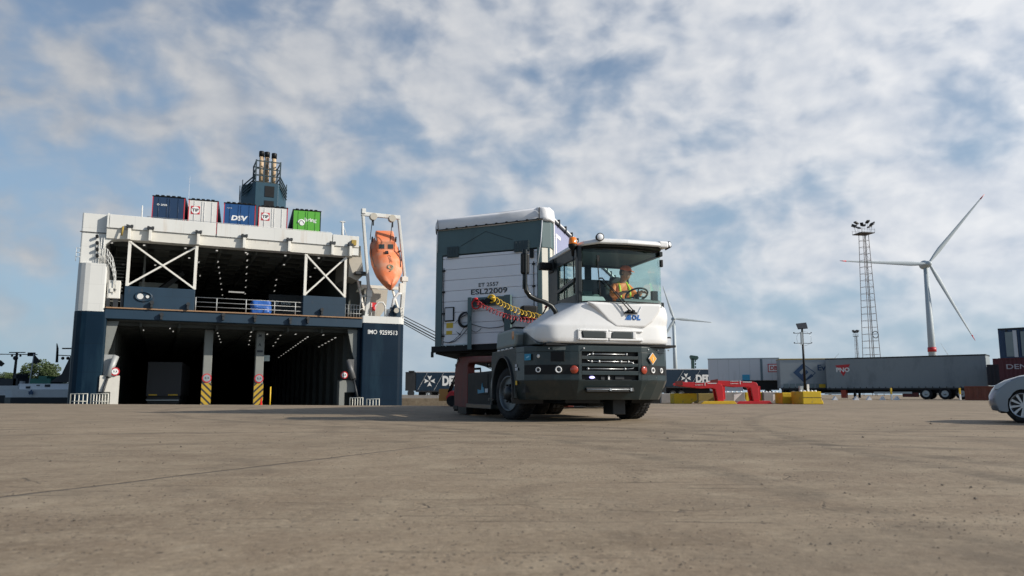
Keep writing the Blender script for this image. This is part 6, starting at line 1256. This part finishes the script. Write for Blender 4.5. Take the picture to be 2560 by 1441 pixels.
# mirror on its long bent arm
arm = MB(); arm.tube([(-.72, -1.15, 1.50), (-.74, -1.18, 1.62), (-.76, -1.19, 1.72), (-.83, -1.2, 1.80), (-.95, -1.2, 1.86), (-1.08, -1.2, 1.895), (-1.18, -1.2, 1.94), (-1.24, -1.2, 2.02), (-1.265, -1.2, 2.15), (-1.27, -1.2, 2.68)], .038, 10); arm_o = arm.build('mirror_arm', CABDK, tr)
mb = MB(); mb.box(-1.34, -1.20, -1.26, -1.18, 2.28, 2.62); mh = mb.build('mirror', BLACK, tr, bevel=.035, seg=3)
mb = MB(); mb.box(-1.285, -1.255, -1.275, -1.25, 2.02, 2.66); mb.box(-1.31, -1.285, -1.24, -1.2, 2.05, 2.2); mb.build('mirror_bracket', CABDK, tr, bevel=.008)
mb = MB(); [mb.box(-1.275, -1.262, -1.279, -1.27, z_, z_+.02) for z_ in (2.12, 2.22, 2.36, 2.5, 2.6)]; mb.build('bracket_hole', DSTEEL, arm_o)
mb = MB(); mb.prism([(1.10, 1.17), (1.12, 1.26), (1.20, 1.36), (1.26, 1.36), (1.25, 1.17)], 'y', -1.20, -1.05); mb.build('kerb_mirror', BLACK, tr, bevel=.02)
mb = MB(); mb.box(1.13, 1.24, -1.215, -1.20, 1.19, 1.33); mb.build('mirror_glass', LGREY, tr, bevel=.01)
mb = MB(); mb.box(1.045, 1.09, -1.30, -1.24, 2.50, 2.62); mb.build('mirror', BLACK, tr, bevel=.01)
MB().box(.82, .93, -1.40, -1.34, 1.90, 2.08).build('dash_monitor', BLACK, tr, bevel=.01)
# cab interior: dash, seat, wheel
DG = paint('dash_grey', (.12, .15, .145), .6)
mb = MB(); mb.prism([(-1.44, 1.85), (-1.40, 1.93), (-1.16, 1.97), (-1.05, 1.9), (-1.05, 1.5), (-1.44, 1.5)], 'x', .3, .98); mb.build('dashboard', DG, tr, bevel=.03)
mb = MB(); mb.prism([(-1.30, 1.86), (-1.1, 2.0), (-.9, 1.9), (-.9, 1.5), (-1.3, 1.5)], 'x', -.38, .1); mb.build('side_console', paint('console_pale', (.38, .46, .45), .5), tr, bevel=.02)
mb = MB(); mb.box(.48, .98, -.62, -.12, 1.55, 1.68); mb.build('seat', paint('seat_fabric', (.03, .035, .04), .8), tr, bevel=.05, seg=3); mb = MB(); mb.box(.50, .95, -.24, -.12, 1.66, 2.32); mb.box(.62, .83, -.23, -.14, 2.33, 2.48); mb.build('seat_back', MATS['seat_fabric'], tr, bevel=.04, seg=3)
mb = MB(); mb.box(-.3, .25, -.30, -.06, 1.5, 2.2); mb.box(.0, .3, -.5, -.1, 2.0, 2.12); mb.build('storage_box', paint('cab_green_grey', (.06, .10, .09), .7), tr, bevel=.03)
SWC = Vector((.74, -1.0, 2.06)); SWN = Vector((.0, .42, .75)).normalized()
mb = MB(); mb.torus(SWC, SWN, .185, .016, 32, 8); u = SWN.orthogonal().normalized(); w_ = SWN.cross(u); [mb.tube([SWC-SWN*.03, SWC+(u*math.cos(R(a))+w_*math.sin(R(a)))*.18], .012, 6) for a in (90, 210, 330)]; mb.cyl(SWC-SWN*.035, SWC-SWN*.01, .05, n=16); mb.tube([SWC-SWN*.03, SWC-SWN*.35], .03, 8); mb.build('steering_wheel', BLACK, tr)
# front wheels, steered
def road_wheel(x, y, sgn, steer, r=.44, w=.30, name='wheel', dual=False):
    t_ = empty(name, (x, y, r), R(steer)); t_.parent = tr; prof = [(-w, r*.66), (-w, r*.93), (-w+.03, r*.985), (-w*.5, r), (-.03, r*.985), (0, r*.93), (.004, r*.80), (-.01, r*.665)]
    ty = MB().lathe((0, 0, 0), (sgn, 0, 0), prof, 44, cap=False).build('tyre', RUBBER, t_); mb = MB()
    for k in range(44):
        a = R(360/44*k); c_ = Vector((0, math.cos(a), math.sin(a)))*(r+.001)
        for xx, tw_ in ((-.06, .25), (-.15, -.25), (-.24, .25)): mb.obox(c_+Vector((sgn*xx, 0, 0)), (.065, .035, .012), Matrix.Rotation(a-math.pi/2, 3, 'X') @ Matrix.Rotation(tw_, 3, 'Z'))
    mb.build('tread', RUBBER, ty)
    mb = MB(); R_ = r*.66
    mb.lathe((0, 0, 0), (sgn, 0, 0), [(-.04, R_*1.0), (.006, R_*1.02), (.012, R_*.97), (.0, R_*.93), (-.05, R_*.90), (-.10, R_*.80), (-.11, R_*.62), (-.05, R_*.52)], 40); mb.build('rim', paint('wheel_rim', (.17, .19, .20), .4, .4, var=.15, scale=6, stain=(.06, .06, .06), stain_amt=.6, stain_scale=(6, 6, 6), stain_thr=.45), t_)
    mb = MB(); mb.lathe((0, 0, 0), (sgn, 0, 0), [(-.11, R_*.60), (-.04, R_*.56), (-.02, R_*.50), (.03, R_*.40), (.05, R_*.32), (.055, .001)], 30)
    for k in range(10): a = R(36*k); c_ = Vector((0, math.cos(a), math.sin(a)))*R_*.5; mb.cyl(c_+Vector((-sgn*.03, 0, 0)), c_+Vector((sgn*.025, 0, 0)), .014, n=8)
    mb.build('wheel_hub', paint('hub_dark', (.012, .014, .016), .35, .3), t_)
    mb = MB(); 
    for k in range(8): a = R(45*k+20); c_ = Vector((0, math.cos(a), math.sin(a)))*R_*.72; mb.cyl(c_+Vector((-sgn*.112, 0, 0)), c_+Vector((-sgn*.07, 0, 0)), .032, n=10)
    mb.build('rim_hole', BLACK, t_); return t_
road_wheel(-1.18, .0, -1, 16); road_wheel(1.16, .0, 1, 16)
for sx in (-1, 1):
    road_wheel(sx*1.0, 3.5, sx, 0); road_wheel(sx*.66, 3.5, sx, 0)
# chassis, side box, fifth wheel, rear arch frame
mb = MB()
for x in (-.45, .42): mb.box(x-.05, x+.05, -1.0, 4.4, .55, .85)
mb.box(-.9, .9, -.1, .1, .36, .52); mb.box(-.9, .9, 3.35, 3.55, .36, .56); mb.box(-.4, .4, -.6, 1.6, .3, .7); mb.build('chassis', BLACK, tr)
mb = MB(); mb.box(.30, .52, -.95, -.55, .10, .34); mb.box(-.5, .1, -.9, .3, .28, .40); mb.build('skid_plate', DSTEEL, tr, bevel=.01)
mb = MB(); mb.box(-1.22, -.62, .98, 2.86, .20, .85); sb = mb.build('battery_box', paint('box_dark', (.006, .010, .012), .55, spec=.2, stain=(.03, .03, .027), stain_amt=.4), tr, bevel=.03)
mb = MB(); mb.box(-1.232, -1.22, 1.2, 2.0, .42, .80); mb.build('box_door', MATS['box_dark'], sb, bevel=.01)
mb = MB(); mb.box(-1.24, -1.05, .95, 2.9, .16, .24); mb.box(-1.25, -1.2, 1.0, 1.08, .3, .36); mb.build('step', TEAL, sb, bevel=.01)
mb = MB(); mb.prism([(1.42, .46), (1.50, .56), (1.56, .56), (1.60, .64), (1.68, .50), (1.95, .52), (1.92, .44)], 'x', -1.238, -1.231); mb.build('box_logo', paint('logo_cyan', (.02, .28, .45), .4), sb)
mb = MB(); mb.box(-1.236, -1.232, 1.18, 1.38, .46, .53); mb.build('box_logo', LGREY, sb)
mb = MB(); mb.box(.62, 1.22, .98, 2.86, .20, .85); mb.build('fuel_tank', MATS['box_dark'], tr, bevel=.06, seg=3)
mb = MB(); mb.tube([(-1.25, .86, .25), (-1.25, .84, .6), (-1.22, .78, 1.0), (-1.2, .7, 1.12)], .018, 6); mb.build('hand_rail', STEEL, tr)
# rear mudguard frame, oxide red
fr_ = [(3.02, .16), (3.02, 1.10), (3.10, 1.02), (3.30, .2)]
pl_o = [(4.30, .12), (4.34, .60), (4.28, 1.0), (4.10, 1.17), (3.9, 1.24), (.55, 1.10), (.55, .98), (2.6, 1.06), (2.95, 1.06), (3.05, 1.0), (3.06, .15)]
mb = MB(); mb.prism(pl_o, 'x', -1.18, -1.02); mb.build('rear_frame', REDOX, tr, bevel=.03, seg=3)
mb = MB(); mb.prism(pl_o, 'x', 1.02, 1.18); mb.build('rear_frame', REDOX, tr, bevel=.03, seg=3)
mb = MB(); mb.box(-1.16, 1.16, 4.0, 4.3, .55, .82); mb.box(-.4, .4, 2.9, 4.0, .6, .84); mb.build('lift_boom', REDOX, tr, bevel=.02)
mb = MB(); mb.lathe((0, 3.35, 1.02), (0, 0, 1), [(0, .45), (.1, .47), (.14, .4)], 24); mb.build('fifth_wheel', DSTEEL, tr)
mb = MB(); mb.box(-1.19, -1.01, 3.95, 4.38, .10, .18); mb.box(-1.18, -.7, 4.30, 4.33, .06, .5); mb.box(-1.19, -1.05, 3.1, 3.9, .02, .16); mb.build('mud_flap', BLACK, tr)
mb = MB(); mb.cyl((-1.19, 3.9, 1.16), (-1.21, 3.9, 1.16), .045, n=14); mb.build('pivot_pin', STEEL, tr); MB().cyl((-1.19, 4.1, 1.06), (-1.21, 4.1, 1.06), .03, n=12).build('pivot_pin', STEEL, tr)
mb = MB(); mb.sph((-1.1, 1.7, .98), .035, 8, 6); mb.cyl((-1.1, 1.7, .98), (-1.1, 1.7, 1.04), .012); mb.build('hanging_hook', BLACK, tr)
mb = MB(); mb.box(-.9, .85, .15, .45, 1.0, 1.5); mb.box(-1.0, .3, -.28, .3, 1.2, 1.45); mb.box(-.95, -.4, .5, .75, 1.1, 1.62); mb.build('engine_cover', BLACK, tr, bevel=.02)

# coiled air hoses between tractor and trailer
tl_m = Matrix.Translation(tl.location) @ tl.rotation_euler.to_matrix().to_4x4()
def hose(name, p0, p1, turns, r0, rt, m, label, sag_=.08, group='coiled air lines between tractor and trailer', seed=1):
    p0, p1 = Vector(p0), Vector(p1); N_ = turns*14; pts = []; rg = random.Random(seed); ph = [rg.uniform(.8, 1.2) for _ in range(turns+1)]
    d = (p1-p0).normalized(); u = d.cross(Vector((0, 0, 1))).normalized(); w = u.cross(d)
    for i in range(N_+1):
        t_ = i/N_; c_ = p0.lerp(p1, t_)-Vector((0, 0, sag_*math.sin(math.pi*t_))); a = 2*math.pi*turns*t_; k_ = ph[int(t_*turns)]*min(1, t_*12+.2)
        pts.append(c_+(u*math.cos(a)+w*math.sin(a))*r0*k_)
    o = MB().tube(pts, rt, 6).build(name, m); tag(o, label, 'air hose', group); return o
pa = tl_m @ Vector((.10, -.22, 2.34-1.3)); pb = at(1356, 794, 14.2)
hose('air_hose', pa, pb, 14, .05, .0075, YELLOW, 'yellow coiled air hose running from the trailer front to the tractor', .06)
pa = tl_m @ Vector((-.27, -.22, 2.28-1.3)); pb = at(1350, 803, 14.3)
hose('air_hose', pa, pb, 19, .042, .0075, paint('hose_red', (.40, .015, .02), .4), 'red coiled air hose running below the yellow one', .10, seed=2)
p = at(1322, 784, 15.25); o = MB().box(-.16, .16, -.1, .1, -.13, .15).build('hose_holder', BLACK, tr, bevel=.03); lp = TF.loc(p); o.location = lp
mb = MB(); mb.tube([TF.loc(at(1375, 757, 14.0)), TF.loc(at(1364, 772, 14.05)), TF.loc(at(1350, 800, 14.2)), TF.loc(at(1338, 815, 14.1)), TF.loc(at(1318, 822, 13.9))], .014, 6); mb.build('cable', BLACK, tr)
mb = MB(); mb.tube([TF.loc(at(1378, 752, 13.9)), TF.loc(at(1363, 770, 14.0))], .02, 6); mb.build('red_coupling', MATS['hose_red'], tr)

# ---------------------------------------------------------------- the driver
def skin_body(name, verts, edges, radii, m, parent=None, sub=2, root=0, smooth=True):
    me = bpy.data.meshes.new(name); me.from_pydata([Vector(v) for v in verts], edges, []); bm = bmesh.new(); bm.from_mesh(me); ly = bm.verts.layers.skin.verify()
    bm.verts.ensure_lookup_table()
    for v, r_ in zip(bm.verts, radii): v[ly].radius = (r_, r_) if not isinstance(r_, tuple) else r_; v[ly].use_root = (v.index == root)
    bm.to_mesh(me); bm.free(); o = bpy.data.objects.new(name, me); C.objects.link(o); s_ = o.modifiers.new('skin', 'SKIN'); s_.use_smooth_shade = True
    sb_ = o.modifiers.new('sub', 'SUBSURF'); sb_.levels = sub; sb_.render_levels = sub; me.materials.append(m)
    bpy.context.view_layer.update(); dg = bpy.context.evaluated_depsgraph_get(); nm = bpy.data.meshes.new_from_object(o.evaluated_get(dg)); bpy.data.objects.remove(o)
    nm.materials.clear(); nm.materials.append(m); ob = bpy.data.objects.new(name, nm); C.objects.link(ob); ob.parent = parent; return ob
SKIN = paint('skin', (.42, .22, .15), .5, var=.05, scale=20); HIVO = paint('hivis_orange', (.95, .26, .08), .6, var=.06, scale=8, bump=.3, bscale=12); HIVY = paint('hivis_yellow', (.55, .75, .05), .6, var=.05, scale=8); TRS = paint('work_trousers', (.02, .03, .05), .8); HAIR = paint('grey_hair', (.10, .09, .08), .8)
# local frame of the tractor: facing -y; head turned to +x
V = [(.72, -.40, 1.76), (.72, -.42, 1.92), (.71, -.44, 2.08), (.71, -.46, 2.22), (.72, -.48, 2.32), (.735, -.50, 2.38), (.75, -.53, 2.46), (.755, -.54, 2.54),
     (.58, -.46, 2.265), (.50, -.56, 2.10), (.545, -.80, 2.10), (.57, -.86, 2.12),
     (.85, -.47, 2.265), (.93, -.58, 2.10), (.90, -.82, 2.12), (.895, -.88, 2.14),
     (.62, -.46, 1.74), (.60, -.85, 1.74), (.58, -1.0, 1.50), (.82, -.46, 1.74), (.84, -.85, 1.74), (.86, -1.0, 1.50)]
E_ = [(0, 1), (1, 2), (2, 3), (3, 4), (4, 5), (5, 6), (6, 7), (3, 8), (8, 9), (9, 10), (10, 11), (3, 12), (12, 13), (13, 14), (14, 15), (0, 16), (16, 17), (17, 18), (0, 19), (19, 20), (20, 21)]
Rr = [.13, .13, .14, .12, .06, .052, .085, .088, .06, .045, .034, .026, .06, .045, .034, .026, .085, .065, .05, .085, .065, .05]
VB, EB, RB = list(V), list(E_), list(Rr)
for hi, side_ in ((11, -1), (15, 1)):                              # palm, four fingers and thumb curled round the rim
    wv = Vector(V[hi]); i0 = len(VB); tgt = SWC + Vector((side_*.165, -.01, .03)); pal = wv.lerp(tgt, .5); VB.append(tuple(pal)); EB.append((hi, i0)); RB.append(.024)
    for k in range(4):
        o_ = Vector((0, (k-1.5)*.016, (k-1.5)*.014)); b0 = tgt+o_+Vector((0, 0, .018)); b1 = tgt+o_+Vector((side_*-.004, -.022, .008-.001*k)); b2 = tgt+o_+Vector((side_*-.004, -.018, -.016))
        n0 = len(VB); VB += [tuple(b0), tuple(b1), tuple(b2)]; EB += [(i0, n0), (n0, n0+1), (n0+1, n0+2)]; RB += [.010, .009, .008]
    n0 = len(VB); VB += [tuple(pal+Vector((-side_*.022, -.01, .012))), tuple(pal+Vector((-side_*.03, -.035, .0)))]; EB += [(i0, n0), (n0, n0+1)]; RB += [.011, .009]
person = skin_body('person', VB, EB, RB, SKIN, None, 2)
person.location = TF.o; person.rotation_euler = (0, 0, R(16.5)); tag(person, 'driver in orange cap and orange-yellow hi-vis jacket at the steering wheel inside the tractor cab', 'person')
hr_ = R(38); HC = Vector((.757, -.55, 2.505)); HM = Matrix.Translation(HC) @ Matrix.Rotation(hr_, 4, 'Z') @ Matrix.Rotation(R(12), 4, 'X')
def hp(mb): return mb.xf(HM)
mb = MB(); mb.sph((0, .0, .0), (.080, .098, .115), 20, 14); mb.sph((0, -.025, -.06), (.062, .072, .062), 16, 10); mb.sph((0, -.102, -.01), (.014, .022, .026), 10, 6); mb.sph((-.08, .01, -.005), (.012, .022, .03), 8, 6); mb.sph((.08, .01, -.005), (.012, .022, .03), 8, 6); mb.sph((0, -.092, -.055), (.028, .01, .009), 8, 5); hp(mb); mb.build('head', SKIN, person)
mb = MB(); [mb.sph((sx*.032, -.088, .012), (.013, .008, .009), 8, 6) for sx in (-1, 1)]; [mb.box(sx*.032-.02, sx*.032+.02, -.1, -.088, .028, .034) for sx in (-1, 1)]; hp(mb); mb.build('eye', DECALK, person)
mb = MB(); mb.sph((0, .02, .0), (.086, .088, .105), 18, 12); mb.v = [(x, max(y, -.02) if z < .06 else y, max(z, -.06)) for x, y, z in mb.v]; hp(mb); mb.build('hair', HAIR, person)
mb = MB(); mb.sph((0, .004, .045), (.092, .108, .085), 20, 12); mb.v = [(x, y, max(z, .038)) for x, y, z in mb.v]
pk = [(math.sin(R(a))*.085, -.085-math.cos(R(a))*.075, .042-math.cos(R(a))*.018) for a in range(-90, 91, 15)]; b4 = [(math.sin(R(a))*.088, -.02-math.cos(R(a))*.08, .046) for a in range(90, -91, -15)]
mb.loft([pk+b4, [(x, y, z+.008) for x, y, z in pk+b4]]); hp(mb); mb.build('cap', paint('cap_orange', (.95, .17, .05), .55), person)
jr = [.15, .15, .165, .14, .07]
JV = V[:5]+V[8:11]+V[12:15]; JE = [(0, 1), (1, 2), (2, 3), (3, 4), (3, 5), (5, 6), (6, 7), (3, 8), (8, 9), (9, 10)]; JR = [.145, .145, .155, .135, .072, .075, .060, .048, .075, .060, .048]
skin_body('jacket', JV, JE, JR, HIVO, person)
VV = [V[1], V[2], V[3], (.6, -.46, 2.27), (.84, -.47, 2.27)]; skin_body('vest', VV, [(0, 1), (1, 2), (2, 3), (2, 4)], [.152, .163, .146, .082, .082], HIVO, person)
mb = MB()
for x in (.63, .81):
    mb.tube([(x, -.60, 1.9), (x, -.615, 2.08), (x+(.0), -.585, 2.22), (x+(.02 if x < .7 else -.02), -.50, 2.335), (x, -.38, 2.30), (x, -.32, 2.1)], .022, 8)
mb.build('vest_band', HIVY, person)
skin_body('trousers', [V[0], V[16], V[17], V[18], V[19], V[20], V[21]], [(0, 1), (1, 2), (2, 3), (0, 4), (4, 5), (5, 6)], [.14, .10, .078, .062, .10, .078, .062], TRS, person)
